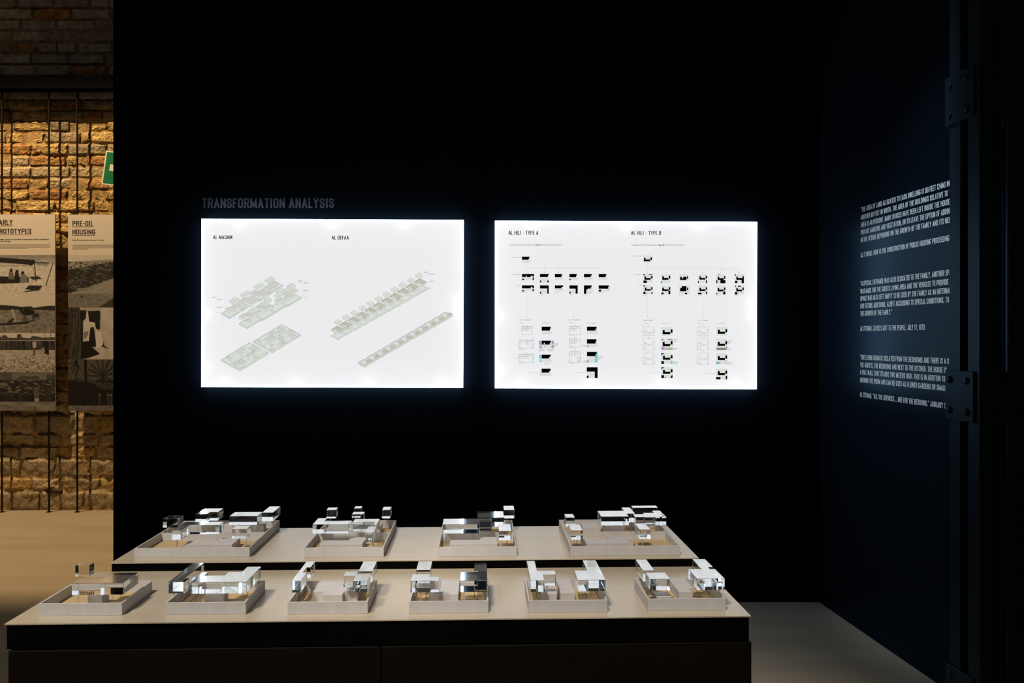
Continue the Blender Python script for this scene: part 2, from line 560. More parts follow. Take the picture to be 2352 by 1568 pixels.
# brick wall, bricks laid one by one in front of a mortar bed
wl = empty('wall_left', 'old yellow brick wall, crumbling lower down, greyed above the steel beam', None, (0, BY, 0))
wl['kind'] = 'structure'
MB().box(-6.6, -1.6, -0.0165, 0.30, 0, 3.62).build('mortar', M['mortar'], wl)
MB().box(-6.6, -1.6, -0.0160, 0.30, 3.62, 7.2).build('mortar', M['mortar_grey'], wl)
rng = random.Random(11)
nrng = np.random.default_rng(5)


def brick_mesh(rough, kind):
    """one brick with an uneven, worn face and rounded arrises"""
    nx, nz = 13, 6
    def field(cx, cz):
        g = nrng.normal(0, 1, (cz + 2, cx + 2))
        out = np.zeros((nz + 1, nx + 1))
        for k in range(nz + 1):
            for i in range(nx + 1):
                a, b = i / nx * cx, k / nz * cz
                ia, ib = int(a), int(b)
                ta, tb = a - ia, b - ib
                out[k, i] = (g[ib, ia] * (1 - ta) + g[ib, ia + 1] * ta) * (1 - tb) + (g[ib + 1, ia] * (1 - ta) + g[ib + 1, ia + 1] * ta) * tb
        return out
    g = field(3, 2) * .7 + field(7, 3) * .6 + field(13, 6) * .35
    ed = field(6, 3)
    V, Fc = [], []
    for k in range(nz + 1):
        for i in range(nx + 1):
            x, z = i / nx - .5, k / nz - .5
            ex, ez = min(i, nx - i), min(k, nz - k)
            d = g[k, i] * rough
            if ex == 0 or ez == 0: d = d * .7 + .004
            x += (.006 + .8 * rough) * ed[k, i] * (ex == 0)
            z += (.015 + 9 * rough) * ed[k, i] * (ez == 0)
            V.append((x, -0.022 + d, z))
    for k in range(nz):
        for i in range(nx):
            a = k * (nx + 1) + i
            Fc.append((a, a + 1, a + nx + 2, a + nx + 1))
    loop = [i for i in range(nx + 1)] + [(k + 1) * (nx + 1) - 1 for k in range(1, nz + 1)] + [nz * (nx + 1) + i for i in range(nx - 1, -1, -1)] + [k * (nx + 1) for k in range(nz - 1, 0, -1)]
    n = len(V)
    for t in loop: V.append((V[t][0], 0.03, V[t][2]))
    for t in range(len(loop)):
        u = (t + 1) % len(loop)
        Fc.append((loop[u], loop[t], n + t, n + u))
    me = bpy.data.meshes.new('brick')
    me.from_pydata(V, [], Fc)
    me.materials.append(M[kind])
    for p in me.polygons: p.use_smooth = True
    return me


BM = {'b_ochre': [brick_mesh(.0075, 'b_ochre') for _ in range(7)], 'b_red': [brick_mesh(.0055, 'b_red') for _ in range(5)],
      'b_grey': [brick_mesh(.0028, 'b_grey') for _ in range(6)], 'b_upper_grey': [brick_mesh(.0030, 'b_upper_grey') for _ in range(6)],
      'b_buff': [brick_mesh(.0085, 'b_buff') for _ in range(7)]}
z, row, nb = 0.0, 0, 0
while z < 4.75:
    h = 0.098 + rng.uniform(-.006, .006)
    if z < 0.75: h = rng.choice([.14, .11, .17])
    x = -4.85 + (0.0 if row % 2 else -0.15) + rng.uniform(-.05, .05)
    while x < -2.95:
        w = rng.choice([.33, .31, .34, .17, .32]) if z > .75 else rng.uniform(.2, .42)
        r = rng.random()
        if z > 3.55: k = 'b_upper_grey' if r < .93 else 'b_red'
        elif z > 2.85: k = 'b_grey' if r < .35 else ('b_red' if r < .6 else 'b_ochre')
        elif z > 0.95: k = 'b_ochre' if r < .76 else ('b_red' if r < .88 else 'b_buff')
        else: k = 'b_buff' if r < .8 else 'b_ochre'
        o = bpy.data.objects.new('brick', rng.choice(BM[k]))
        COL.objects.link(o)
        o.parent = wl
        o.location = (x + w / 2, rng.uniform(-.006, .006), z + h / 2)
        o.scale = (w - .006, 1, h - .005)
        x += w
        nb += 1
    z += h
    row += 1

# unseen housing and two added plates that block the wall washer's light, above the frame
hood = empty('washer_light_blocker', 'unseen black housing with two added plates that cut the wall washer light, high before the brick wall', 'lamp', LAMP)
MB().box(-.25, .25, -.2, .2, .10, .16).build('housing', M['rod'], hood)
MB().box(-2.6, 2.6, -.165, -.155, -1.0, .12).build('added_flag', M['rod'], hood)
MB().box(-2.6, 2.6, .53, .54, -1.0, .12).build('added_flag', M['rod'], hood)

# steel beam across the brick wall and the rods that carry the banners
RY = 7.69
zt, zb = on_y(0, 180, RY).z, on_y(0, 206, RY).z
bx0, bx1 = -5.6, -1.9
bm_ = MB()
bm_.box(bx0, bx1, RY - .045, BY - .034, zb, zt).box(bx0, bx1, RY - .052, RY - .045, zb, zb + .010)
beam = empty('steel_beam', 'black steel beam running across the brick wall above the hanging banners', 'beam', (0, 0, 0))
bm_.build('beam_profile', M['table_black'], beam, world=True)
for bx in (bx0 + .05, bx1 - .05):
    MB().box(bx - .05, bx + .05, RY + .04, BY + .02, zb, zt).build('wall_bracket', M['rod'], beam)
for k, (px, lab) in enumerate(((4.5, 'black steel rod at the outer edge of the banner showing a tent and camel'),
                               (112.5, 'black steel rod behind the inner edge of the banner showing a tent and camel'),
                               (177.5, 'black steel rod behind the banner headed PRE-OIL HOUSING'))):
    P = on_y(px, 776, RY)
    r = empty('steel_rod', lab, 'rod', (P.x, RY, 0), group='steel rods between beam and floor')
    MB().cyl((0, 0), .0085, 0.006, zb, 10).build('shaft', M['rod'], r, smooth=False)
    MB().cyl((0, 0), .022, 0, .006, 14).build('foot_plate', M['rod'], r)

# ---------------------------------------------------------------- banners with photographs
FYB = RY - 0.030             # banner front face


PS = 2                       # print resolution factor


def nz2(h, w, sx, sy, seed):
    """smooth noise 0..1"""
    sx, sy = sx * PS, sy * PS
    r = np.random.default_rng(seed)
    g = r.random((max(2, int(h / sy) + 3), max(2, int(w / sx) + 3)))
    yy, xx = np.mgrid[0:h, 0:w]
    fy, fx = yy / sy, xx / sx
    iy, ix = fy.astype(int), fx.astype(int)
    ty, tx = fy - iy, fx - ix
    return (g[iy, ix] * (1 - ty) * (1 - tx) + g[iy + 1, ix] * ty * (1 - tx) + g[iy, ix + 1] * (1 - ty) * tx + g[iy + 1, ix + 1] * ty * tx)


class Paint:
    """a grey print drawn in the photograph's own coordinates (box x0,y0,x1,y1)"""

    def __init__(self, box, w, h, base):
        self.x0, self.y0, self.x1, self.y1 = box
        self.w, self.h = w, h
        self.a = np.full((h, w), float(base))
        self.yy, self.xx = np.mgrid[0:h, 0:w]
        self.X = self.x0 + (self.xx + .5) / w * (self.x1 - self.x0)
        self.Y = self.y0 + (self.yy + .5) / h * (self.y1 - self.y0)

    def mask(self, pts):
        m = np.zeros((self.h, self.w), bool)
        n = len(pts)
        for i in range(n):
            (xa, ya), (xb, yb) = pts[i], pts[(i + 1) % n]
            if ya == yb: continue
            c = ((ya > self.Y) != (yb > self.Y)) & (self.X < (xb - xa) * (self.Y - ya) / (yb - ya) + xa)
            m ^= c
        return m

    def poly(self, pts, v, k=1.0):
        m = self.mask(pts)
        self.a[m] = self.a[m] * (1 - k) + v * k

    def rect(self, x0, y0, x1, y1, v, k=1.0): self.poly([(x0, y0), (x1, y0), (x1, y1), (x0, y1)], v, k)

    def ell(self, cx, cy, rx, ry, v):
        self.a[((self.X - cx) / rx) ** 2 + ((self.Y - cy) / ry) ** 2 < 1] = v

    def line(self, x0, y0, x1, y1, wd, v):
        d = Vector((x1 - x0, y1 - y0))
        L = max(d.length, 1e-6)
        t = np.clip(((self.X - x0) * d.x + (self.Y - y0) * d.y) / L ** 2, 0, 1)
        dd = np.hypot(self.X - x0 - t * d.x, self.Y - y0 - t * d.y)
        self.a[dd < wd / 2] = v

    def noise(self, amp, sx, sy, seed, m=None):
        n = (nz2(self.h, self.w, sx, sy, seed) - .5) * 2 * amp
        if m is None: self.a = self.a + n
        else: self.a[m] += n[m]


def photo_mesh(parent, pa, rect_px, Y, tint=(1.0, .94, .86)):
    """the print as a fine grid of coloured cells on the banner"""
    x0, y0, x1, y1 = rect_px
    a = np.pad(pa.a, 1, mode='edge')
    pa.a = sum(a[i:i + pa.a.shape[0], j:j + pa.a.shape[1]] * k for i, j, k in ((0, 0, .06), (0, 1, .12), (0, 2, .06), (1, 0, .12), (1, 1, .28), (1, 2, .12), (2, 0, .06), (2, 1, .12), (2, 2, .06)))
    pa.a = pa.a + (nz2(pa.a.shape[0], pa.a.shape[1], 1.2, 1.2, 77) - .5) * .10
    A = np.clip(pa.a, .01, .95)
    h, w = A.shape
    V, Fc = [], []
    for k in range(h + 1):
        for i in range(w + 1):
            V.append(on_y(x0 + (x1 - x0) * i / w, y0 + (y1 - y0) * k / h, Y))
    for k in range(h):
        for i in range(w):
            a = k * (w + 1) + i
            Fc.append((a + w + 1, a + w + 2, a + 1, a))
    o = mesh_obj('photograph', V, Fc, M['photo'], parent, world=True)
    at = o.data.attributes.new('print', 'FLOAT_COLOR', 'FACE')
    c = np.ones((h * w, 4), np.float32)
    lin = np.clip(A.reshape(-1), 0, 1) ** 1.75 * .82 + .006
    for t in range(3): c[:, t] = lin * tint[t]
    at.data.foreach_set('color', c.reshape(-1))
    return o


m, nt, b_, out = nodes_of('photographic_print')
an = nt.nodes.new('ShaderNodeAttribute')
an.attribute_name = 'print'
nt.links.new(an.outputs['Color'], b_.inputs['Base Color'])
b_.inputs['Roughness'].default_value = 0.55
b_.inputs['Specular IOR Level'].default_value = 0.3
M['photo'] = m

W_, H_ = 120 * PS, 88 * PS
tent = Paint((15, 25, 535, 402), W_, H_, .80)
tent.a *= np.clip(.55 + (tent.Y - 25) / 110 * .45, .5, 1)
tent.noise(.10, 3, 3, 1)
tent.poly([(15, 50), (340, 72), (345, 100), (300, 132), (280, 118), (15, 98)], .10)
for i in range(26): tent.rect(20 + i * 11, 124, 24 + i * 11, 136, .3)
tent.line(340, 98, 480, 100, 9, .15)
for i in range(9): tent.line(360 + i * 13, 100, 362 + i * 13, 120 + (i * 37 % 35), 5, .2)
tent.line(335, 105, 352, 275, 9, .12); tent.line(320, 140, 338, 225, 4, .3); tent.line(515, 100, 447, 318, 8, .15)
tent.poly([(15, 232), (280, 240), (280, 292), (15, 302)], .10)
tent.poly([(82, 258), (92, 185), (110, 160), (130, 190), (142, 262)], .35); tent.ell(110, 172, 13, 16, .1)
tent.poly([(140, 262), (150, 185), (186, 200), (186, 265)], .08); tent.ell(168, 183, 15, 16, .08)
tent.poly([(195, 292), (202, 215), (225, 190), (268, 232), (272, 292)], .42); tent.ell(222, 196, 16, 14, .08)
tent.poly([(285, 235), (370, 230), (412, 256), (320, 264)], .15)
tent.poly([(245, 355), (282, 318), (415, 322), (380, 368)], .10); tent.poly([(215, 382), (300, 360), (380, 370), (260, 384)], .25)
camel = Paint((15, 405, 538, 782), W_, H_, .82)
camel.rect(15, 535, 540, 790, .42); camel.noise(.13, 4, 2, 2, camel.Y > 535)
camel.poly([(15, 512), (150, 520), (215, 530), (300, 522), (330, 540), (450, 520), (540, 518), (540, 566), (330, 556), (15, 560)], .12)
camel.poly([(108, 555), (135, 552), (160, 668), (140, 672)], .62); camel.poly([(15, 690), (200, 678), (345, 655), (250, 696), (15, 708)], .09)
camel.ell(278, 580, 62, 30, .07); camel.poly([(188, 556), (205, 542), (226, 578), (232, 604), (205, 590)], .07); camel.ell(265, 558, 26, 16, .07)
for a, b2 in ((240, 236), (250, 262), (322, 318), (330, 336)): camel.line(a, 590, b2, 668, 8, .08)
camel.ell(358, 610, 26, 18, .10)
for a in (340, 352, 372, 382): camel.line(a, 615, a - 2, 655, 5, .12)
camel.poly([(120, 640), (150, 640), (95, 700), (60, 690)], .12)
huts = Paint((15, 785, 535, 1160), W_, H_, .82)
huts.rect(15, 835, 535, 860, .55)
huts.poly([(15, 838), (25, 808), (60, 806), (80, 830), (165, 832), (170, 796), (205, 796), (215, 828), (290, 836), (320, 812), (360, 818), (420, 830), (535, 825), (535, 850), (15, 856)], .22)
huts.rect(15, 862, 535, 950, .16); huts.noise(.16, 3, 22, 3, (huts.Y > 862) & (huts.Y < 950))
huts.rect(318, 868, 352, 925, .7); huts.line(437, 790, 437, 860, 5, .2); huts.line(493, 795, 485, 850, 5, .2)
huts.rect(15, 952, 535, 1165, .66); huts.noise(.12, 3, 3, 4, huts.Y > 952)
sp = nz2(H_, W_, 2.2, 1.6, 9); huts.a[(sp > .80 - (huts.Y - 952) / 1400) & (huts.Y > 1000)] = .22
huts.poly([(432, 985), (445, 905), (468, 905), (478, 990)], .06); huts.ell(460, 905, 12, 14, .08); huts.line(466, 985, 466, 1010, 6, .06)
huts.poly([(395, 1000), (402, 925), (430, 920), (428, 1000)], .6); huts.ell(412, 922, 10, 12, .15); huts.poly([(320, 1002), (325, 930), (342, 930), (345, 1002)], .3)
town = Paint((15, 1165, 532, 1540), W_, H_, .36)
town.a += (town.Y - 1165) / 1500
town.rect(20, 1170, 120, 1250, .28)
for i in range(6): town.line(28 + i * 16, 1172, 28 + i * 16, 1248, 3, .18)
town.poly([(140, 1235), (210, 1205), (285, 1205), (300, 1220), (305, 1205), (375, 1205), (380, 1235)], .22); town.rect(452, 1188, 535, 1240, .22)
mk = (town.Y > 1240) & (town.Y < 1385)
town.a[mk] = .10 + .75 * np.maximum(0, nz2(H_, W_, 6, 2.2, 21) - .42)[mk] ** 1.1
town.rect(15, 1384, 535, 1452, .10); town.noise(.06, 3, 20, 6, (town.Y > 1384) & (town.Y < 1452))
town.rect(330, 1310, 380, 1450, .28); town.rect(335, 1420, 380, 1450, .6)
town.rect(15, 1452, 535, 1545, .42); town.noise(.08, 20, 3, 7, town.Y > 1452)
town.rect(332, 1486, 343, 1540, .08); town.ell(337, 1490, 6, 6, .7)
aerial = Paint((668, 25, 1108, 535), 104 * PS, 120 * PS, .78)
mk = aerial.Y > 90 - (aerial.X - 668) * .05
aerial.a[mk] = .52
lim = 165 - (aerial.X - 668) * .17
mk = (aerial.Y > lim) & (aerial.Y < 400 - (aerial.X - 668) * .34)
aerial.a[mk] = .10 + .42 * np.maximum(0, nz2(120 * PS, 104 * PS, 5, 3, 31) - .38)[mk]
mk2 = (aerial.Y > 90) & (aerial.Y < lim); aerial.a[mk2] -= .35 * (nz2(120 * PS, 104 * PS, 3, 2, 33) > .62)[mk2]
aerial.rect(668, 400, 1108, 540, .30, .6); aerial.noise(.06, 4, 4, 34, aerial.Y > 330)
for i in range(7): aerial.line(690 + i * 38, 395 - i * 14, 735 + i * 38, 372 - i * 14, 5, .08); aerial.line(735 + i * 38, 372 - i * 14, 770 + i * 38, 382 - i * 14, 4, .10)
aerial.poly([(740, 350), (850, 340), (860, 365), (800, 380)], .42)
aerial.line(760, 540, 1108, 360, 9, .46); aerial.line(900, 540, 1108, 420, 7, .44); aerial.poly([(960, 535), (1108, 440), (1108, 535)], .16); aerial.rect(790, 420, 815, 435, .08)
door = Paint((668, 536, 1108, 1036), 104 * PS, 118 * PS, .70)
door.noise(.05, 8, 14, 41)
door.rect(668, 536, 812, 1036, .07)
for i in range(9): door.line(682 + i * 13, 540, 684 + i * 13, 1036, 5, .34 if i % 2 else .26)
mk = (door.X < 800) & (nz2(118 * PS, 104 * PS, 2, 4, 43) > .72); door.a[mk] = .08
door.rect(780, 536, 980, 575, .62); door.rect(812, 575, 950, 870, .80); door.poly([(785, 560), (845, 565), (838, 640), (815, 665), (785, 640)], .06)
door.poly([(858, 570), (975, 568), (972, 755), (935, 740), (925, 680), (870, 672)], .05); door.rect(975, 580, 985, 745, .5)
door.poly([(862, 920), (880, 740), (900, 725), (920, 745), (940, 915)], .04); door.ell(900, 738, 17, 15, .1)
door.poly([(935, 925), (940, 780), (960, 745), (985, 765), (1000, 860), (1010, 925)], .84); door.ell(958, 756, 12, 12, .55)
door.poly([(805, 865), (865, 860), (900, 920), (975, 985), (840, 1030), (805, 1030)], .03); door.poly([(820, 770), (865, 765), (862, 800), (835, 840), (815, 830)], .45)
door.poly([(985, 925), (1010, 870), (1015, 900), (1065, 940), (1000, 915)], .12)
palm = Paint((668, 1038, 1106, 1540), 104 * PS, 118 * PS, .24)
palm.rect(668, 1245, 1108, 1490, .035); palm.poly([(668, 1230), (760, 1255), (900, 1270), (1000, 1330), (1106, 1335), (1106, 1270), (900, 1245), (760, 1225)], .16)
palm.line(832, 1038, 840, 1275, 28, .03); palm.line(745, 1120, 748, 1290, 10, .05)
for dx, dy in ((-60, 90), (-40, 130), (-10, 150), (15, 140), (35, 110), (-75, 40)): palm.line(750, 1045, 750 + dx, 1045 + dy, 9, .05)
palm.line(1000, 1200, 1000, 1275, 16, .03)
for dx, dy in ((-130, -60), (-115, -110), (-60, -150), (0, -160), (60, -150), (106, -100), (106, -30), (-140, 0), (-50, 60), (40, 70), (90, 50), (60, 120)):
    palm.line(1000, 1198, 1000 + dx, 1198 + dy, 11, .05)
    palm.line(1000, 1198, 1000 + dx * .8 + 6, 1198 + dy * .8 + 12, 6, .08)
for a in (970, 1050, 1080): palm.ell(a, 1385, 10, 12, .4); palm.rect(a - 10, 1395, a + 10, 1485, .16)
palm.rect(668, 1490, 1108, 1545, .36); palm.noise(.10, 3, 2, 51, palm.Y > 1490)


def banner(x0, x1, y0, y1, label, cat_group):
    P0, P1 = on_y(x0, y1, FYB), on_y(x1, y0, FYB)
    o = empty('exhibition_banner', label, 'banner', ((P0.x + P1.x) / 2, FYB, P0.z), group=cat_group)
    MB().box(P0.x, P1.x, FYB, FYB + .016, P0.z, P1.z).build('board', M['board'], o, world=True)
    for cx in (P0.x + .06, P1.x - .06):
        MB().box(cx - .012, cx + .012, FYB + .016, RY - .0090, P1.z - .09, P1.z - .05).build('clip', M['rod'], o, world=True)
    return o


def gothic_px(parent, name, text, x0, x1, yb, yt, Y, mtl, stroke=ST, push=.0006, gap=.085):
    V, Fc, w = gothic(text, stroke, gap)
    O, e, t = on_y(x0, yb, Y - push), on_y(x1, yb, Y - push), on_y(x0, yt, Y - push)
    P = [O + (e - O) * (x / w) + (t - O) * y + Vector((0, -.000012 * l, 0)) for x, y, l in V]
    return P, Fc, mesh_obj(name, P, Fc, mtl, parent, world=True) if parent is not None else None


def sans_px(text, x0, x1, yb, Y, push=.0006, bold=False):
    V, Fc = small_text(text, bold)
    O, e = on_y(x0, yb, Y - push), on_y(x1, yb, Y - push)
    L = (e - O).length
    return [O + Vector((x * L, 0, y * L)) for x, y in V], Fc


def bars_px(rects, Y, push=.0006):
    mb = MB()
    for (x0, y0, x1, y1) in rects:
        mb.add([on_y(x0, y1, Y - push), on_y(x1, y1, Y - push), on_y(x1, y0, Y - push), on_y(x0, y0, Y - push)], [(0, 1, 2, 3)])
    return mb


bn1 = banner(-26, 126.5, 492, 943, 'tall banner of four photographs with a tent, camel, huts and town', 'photograph banners on the brick wall')
gothic_px(bn1, 'lettering', 'EARLY', -9.5, 28.8, 516.5, 504.6, FYB, M['ink'], .135)
gothic_px(bn1, 'lettering', 'PROTOTYPES', -9.5, 72, 536.6, 525, FYB, M['ink'], .135)
bars_px([(-9.5, 518.3, 29.5, 519.1), (-9.5, 538.6, 72.5, 539.4)], FYB).build('underline', M['ink'], bn1, world=True)
P, Fc = sans_px('University Nijmegen, Courtesy of the Catholic Documentation Center of the Radboud', -22, 112, 550.8, FYB, bold=True)
mesh_obj('caption', P, Fc, M['ink'], bn1, world=True)
P, Fc = sans_px('University Nijmegen', -9.5, 24, 555.2, FYB, bold=True)
mesh_obj('caption', P, Fc, M['ink'], bn1, world=True)
rr = random.Random(3)


def greek(x0, x1, y, h=1.1):
    out, x = [], x0
    while x < x1:
        w = rr.uniform(2, 6)
        out.append((x, y, min(x + w, x1), y + h))
        x += w + .7
    return out


bars_px(sum([greek(-9, xe, y) for xe, y in ((114, 560.5), (114, 563.5), (115, 566.5), (64, 569.3))], []), FYB).build('caption', M['ink_grey'], bn1, world=True)
for pa, r in ((tent, (-26, 585.5, 126.5, 675)), (camel, (-26, 675, 126.5, 764.5)), (huts, (-26, 764.5, 126.5, 854)), (town, (-26, 854, 126.5, 943))):
    # the banner runs on past the frame: the print is continued to the left by mirroring its edge
    n = int(round(29 / 123.5 * pa.w))
    pa.a = np.concatenate([pa.a[:, :n][:, ::-1], pa.a], axis=1)
    photo_mesh(bn1, pa, r, FYB - .0005)
bn2 = banner(156.5, 309, 492.8, 943, 'tall banner headed PRE-OIL HOUSING with photographs of a settlement, doorway and palms', 'photograph banners on the brick wall')
gothic_px(bn2, 'lettering', 'PRE-OIL', 166.5, 214, 518.5, 507, FYB, M['ink'], .135)
gothic_px(bn2, 'lettering', 'HOUSING', 166.5, 218.5, 538, 527, FYB, M['ink'], .135)
bars_px([(166, 520.2, 214, 521), (166, 540.2, 219, 541)], FYB).build('underline', M['ink'], bn2, world=True)
P, Fc = sans_px('British Petroleum Archive, University of Warwick', 166.5, 239, 552.3, FYB, bold=True)
mesh_obj('caption', P, Fc, M['ink'], bn2, world=True)
bars_px(sum([greek(166.5, xe, y) for xe, y in ((296, 562), (296, 565), (296, 568), (203, 571))], []), FYB).build('caption', M['ink_grey'], bn2, world=True)
for pa, r in ((aerial, (156.5, 585.5, 309, 706)), (door, (156.5, 706, 309, 825)), (palm, (156.5, 825, 309, 943))):
    n = int(round(47.5 / 105 * pa.w))
    pa.a = np.concatenate([pa.a, pa.a[:, -n:][:, ::-1]], axis=1)
    photo_mesh(bn2, pa, r, FYB - .0005)

# green escape sign, tilted, mostly hidden by the black partition
SY = 7.62
c0 = on_y(243.5, 345, SY); c1 = on_y(232.5, 422.5, SY)
up = (c0 - c1).normalized(); ac = Vector((up.z, 0, -up.x)); hh = (c0 - c1).length
es = empty('exit_sign', 'tilted green and white emergency exit sign at the edge of the black partition', 'sign', c1)
sw = .62


def sgn(name, pts, d0, d1, mtl):
    n = len(pts)
    P = [c1 + ac * x + up * y + Vector((0, -d0, 0)) for x, y in pts] + [c1 + ac * x + up * y + Vector((0, -d1, 0)) for x, y in pts]
    Fc = [tuple(range(n)), tuple(range(n, 2 * n))[::-1]] + [(i, n + i, n + (i + 1) % n, (i + 1) % n) for i in range(n)]
    return mesh_obj(name, P, Fc, mtl, es, world=True)


sgn('plate', [(0, 0), (sw, 0), (sw, hh), (0, hh)], -.02, 0, M['sign_white'])
e = .012
sgn('green_field', [(e, e), (sw - e, e), (sw - e, hh - e), (e, hh - e)], 0, .001, M['sign_green'])
sgn('arrow', [(.052, .122), (.17, .122), (.10, .052), (.15, .052), (.26, .150), (.15, .248), (.10, .248), (.17, .178), (.052, .178)], .001, .002, M['sign_white'])
sgn('pictogram', [(.36, .04), (.52, .04), (.52, .25), (.36, .25)], .001, .002, M['sign_white'])
MB().box(c1.x + .25, c1.x + .29, SY + .02, BY + .01, c1.z + .06, c1.z + .10).build('bracket', M['rod'], es, world=True)

# ---------------------------------------------------------------- light boxes
PY = 5.022                   # face of the backlit sheets


def light_box(c, label):
    """c: pixel corners tl, tr, br, bl of the lit face"""
    P = [on_y(x, y, PY) for x, y in c]
    ctr = (P[0] + P[1] + P[2] + P[3]) / 4
    o = empty('light_box', label, 'light box', (ctr.x, WY, ctr.z), group='backlit panels on the black partition')
    # case behind the sheet
    mb = MB()
    q = [ctr + (p - ctr) * .992 for p in P]
    v = [(p.x, PY + .004, p.z) for p in q] + [(p.x, WY - .002, p.z) for p in q]
    mb.add(v, [(0, 3, 2, 1), (4, 5, 6, 7)] + [(i, (i + 1) % 4, 4 + (i + 1) % 4, 4 + i) for i in range(4)])
    mb.build('case', M['box_black'], o, world=True)
    # lit acrylic edge all round
    mb = MB()
    inn = [ctr + Vector(((p - ctr).x * (1 - .0055), 0, (p - ctr).z * (1 - .0085))) for p in P]
    y0, y1 = PY - .004, WY - .012
    v = [(p.x, y0, p.z) for p in P] + [(p.x, y0, p.z) for p in inn] + [(p.x, y1, p.z) for p in P] + [(p.x, y1, p.z) for p in inn]
    f = []
    for i in range(4):
        j = (i + 1) % 4
        f += [(i, 4 + i, 4 + j, j), (8 + i, 8 + j, 12 + j, 12 + i), (i, j, 8 + j, 8 + i), (4 + i, 12 + i, 12 + j, 4 + j)]
    mb.add(v, f).build('lit_edge', M['rim'], o, world=True)
    # diffuser
    ins = [ctr + Vector(((p - ctr).x * (1 - .0085), 0, (p - ctr).z * (1 - .0130))) for p in P]
    w, h = (ins[1] - ins[0]).length, (ins[0] - ins[3]).length
    led = [(x * w, -h / 2 + .022) for x in (-.41, -.14, .135, .42)] + [(x * w, h / 2 - .02) for x in (.0, .28, -.36)] + \
          [(-w / 2 + .016, -.06), (-w / 2 + .016, -.36), (w / 2 - .016, -.055), (w / 2 - .018, .02)]
    d = empty_mesh('diffuser', [(ins[3].x, PY - .001, ins[3].z), (ins[2].x, PY - .001, ins[2].z), (ins[1].x, PY - .001, ins[1].z), (ins[0].x, PY - .001, ins[0].z)],
                   diffuser_mat('diffuser', w, h, led), o, Vector((ctr.x, PY, ctr.z)))
    return o


def empty_mesh(name, pts, mtl, parent, origin):
    """one quad plate whose own origin sits at its centre"""
    n = len(pts)
    V = [(Vector(p) - origin) for p in pts] + [(Vector(p) - origin + Vector((0, .003, 0))) for p in pts]
    Fc = [tuple(range(n)), tuple(range(n, 2 * n))[::-1]] + [(i, n + i, n + (i + 1) % n, (i + 1) % n) for i in range(n)]
    o = mesh_obj(name, V, Fc, mtl, parent)
    o.location = origin - parent.location
    return o


PF = PY - .001               # print plane


class Print:
    """flat artwork collected per ink and linked as one mesh per ink and drawing"""

    def __init__(self, box, off=(0, 0), sc=1.0):
        self.box, self.off, self.sc, self.q, self.n = box, off, sc, {}, 0

    def p(self, x, y, d):
        return on_y(self.off[0] + x / self.sc, self.off[1] + y / self.sc, PF - .0004 - d)

    def poly(self, ink, pts):
        self.n += 1
        d = .000004 * self.n
        self.q.setdefault(ink, MB()).add([self.p(x, y, d) for x, y in pts], [tuple(range(len(pts)))])

    def rect(self, ink, x0, y0, x1, y1): self.poly(ink, [(x0, y1), (x1, y1), (x1, y0), (x0, y0)])

    def line(self, ink, pts, wd=.7, closed=False):
        wd *= self.sc
        for i in range(len(pts) if closed else len(pts) - 1):
            a, b = Vector(pts[i]), Vector(pts[(i + 1) % len(pts)])
            if (b - a).length < 1e-6: continue
            t = (b - a).normalized()
            n = Vector((-t.y, t.x)) * wd / 2
            t = t * wd / 2
            self.poly(ink, [tuple(a - t + n), tuple(b + t + n), tuple(b + t - n), tuple(a - t - n)])

    def outline(self, ink, x0, y0, x1, y1, wd=.7): self.line(ink, [(x0, y0), (x1, y0), (x1, y1), (x0, y1)], wd, True)

    def text(self, ink, s, x0, x1, y, bold=False):
        X0, X1, Yb = self.off[0] + x0 / self.sc, self.off[0] + x1 / self.sc, self.off[1] + y / self.sc
        P, Fc = sans_px(s, X0, X1, Yb, PF, .0007, bold)
        self.q.setdefault(ink, MB()).add(P, Fc)

    def greek(self, ink, x0, x1, y, wd=.75):
        for a in greek(self.off[0] + x0 / self.sc, self.off[0] + x1 / self.sc, 0):
            u0, u1 = (a[0] - self.off[0]) * self.sc, (a[2] - self.off[0]) * self.sc
            self.line(ink, [(u0 + .3, y), (u1 - .3, y)], wd)

    def done(self, name):
        for ink, mb in self.q.items():
            if ink == 'p_black' and name == 'house_plans' and len(mb.f) < 60:
                for f in mb.f:                       # every black house footprint is a part of its own
                    mesh_obj('house_plan', [mb.v[i] for i in f], [tuple(range(len(f)))], M[ink], self.box, world=True)
            else:
                o = mb.build(name, M[ink], self.box, world=True)
                o['kind'] = 'stuff'


lb1 = light_box([(463.3, 502.5), (1064.6, 505.1), (1062.9, 890.4), (462.9, 888.3)], 'backlit panel headed AL MAQAM and AL DEFAA with pale isometric house drawings')
lb2 = light_box([(1137, 507), (1738.5, 509.5), (1737.5, 893.5), (1136.8, 891.3)], 'backlit panel headed AL HILI TYPE A and TYPE B with black house plans')
for bx, t, a, b, yb, yt in ((lb1, 'AL MAQAM', 489.5, 533.3, 549, 540.2), (lb1, 'AL DEFAA', 762, 801.3, 550, 541.3),
                            (lb2, 'AL HILI - TYPE A', 1168, 1236.5, 539, 529.6), (lb2, 'AL HILI - TYPE B', 1449.5, 1518.5, 539.2, 530.2)):
    gothic_px(bx, 'heading', t, a, b, yb, yt, PF, M['p_black'], .135, .0008)


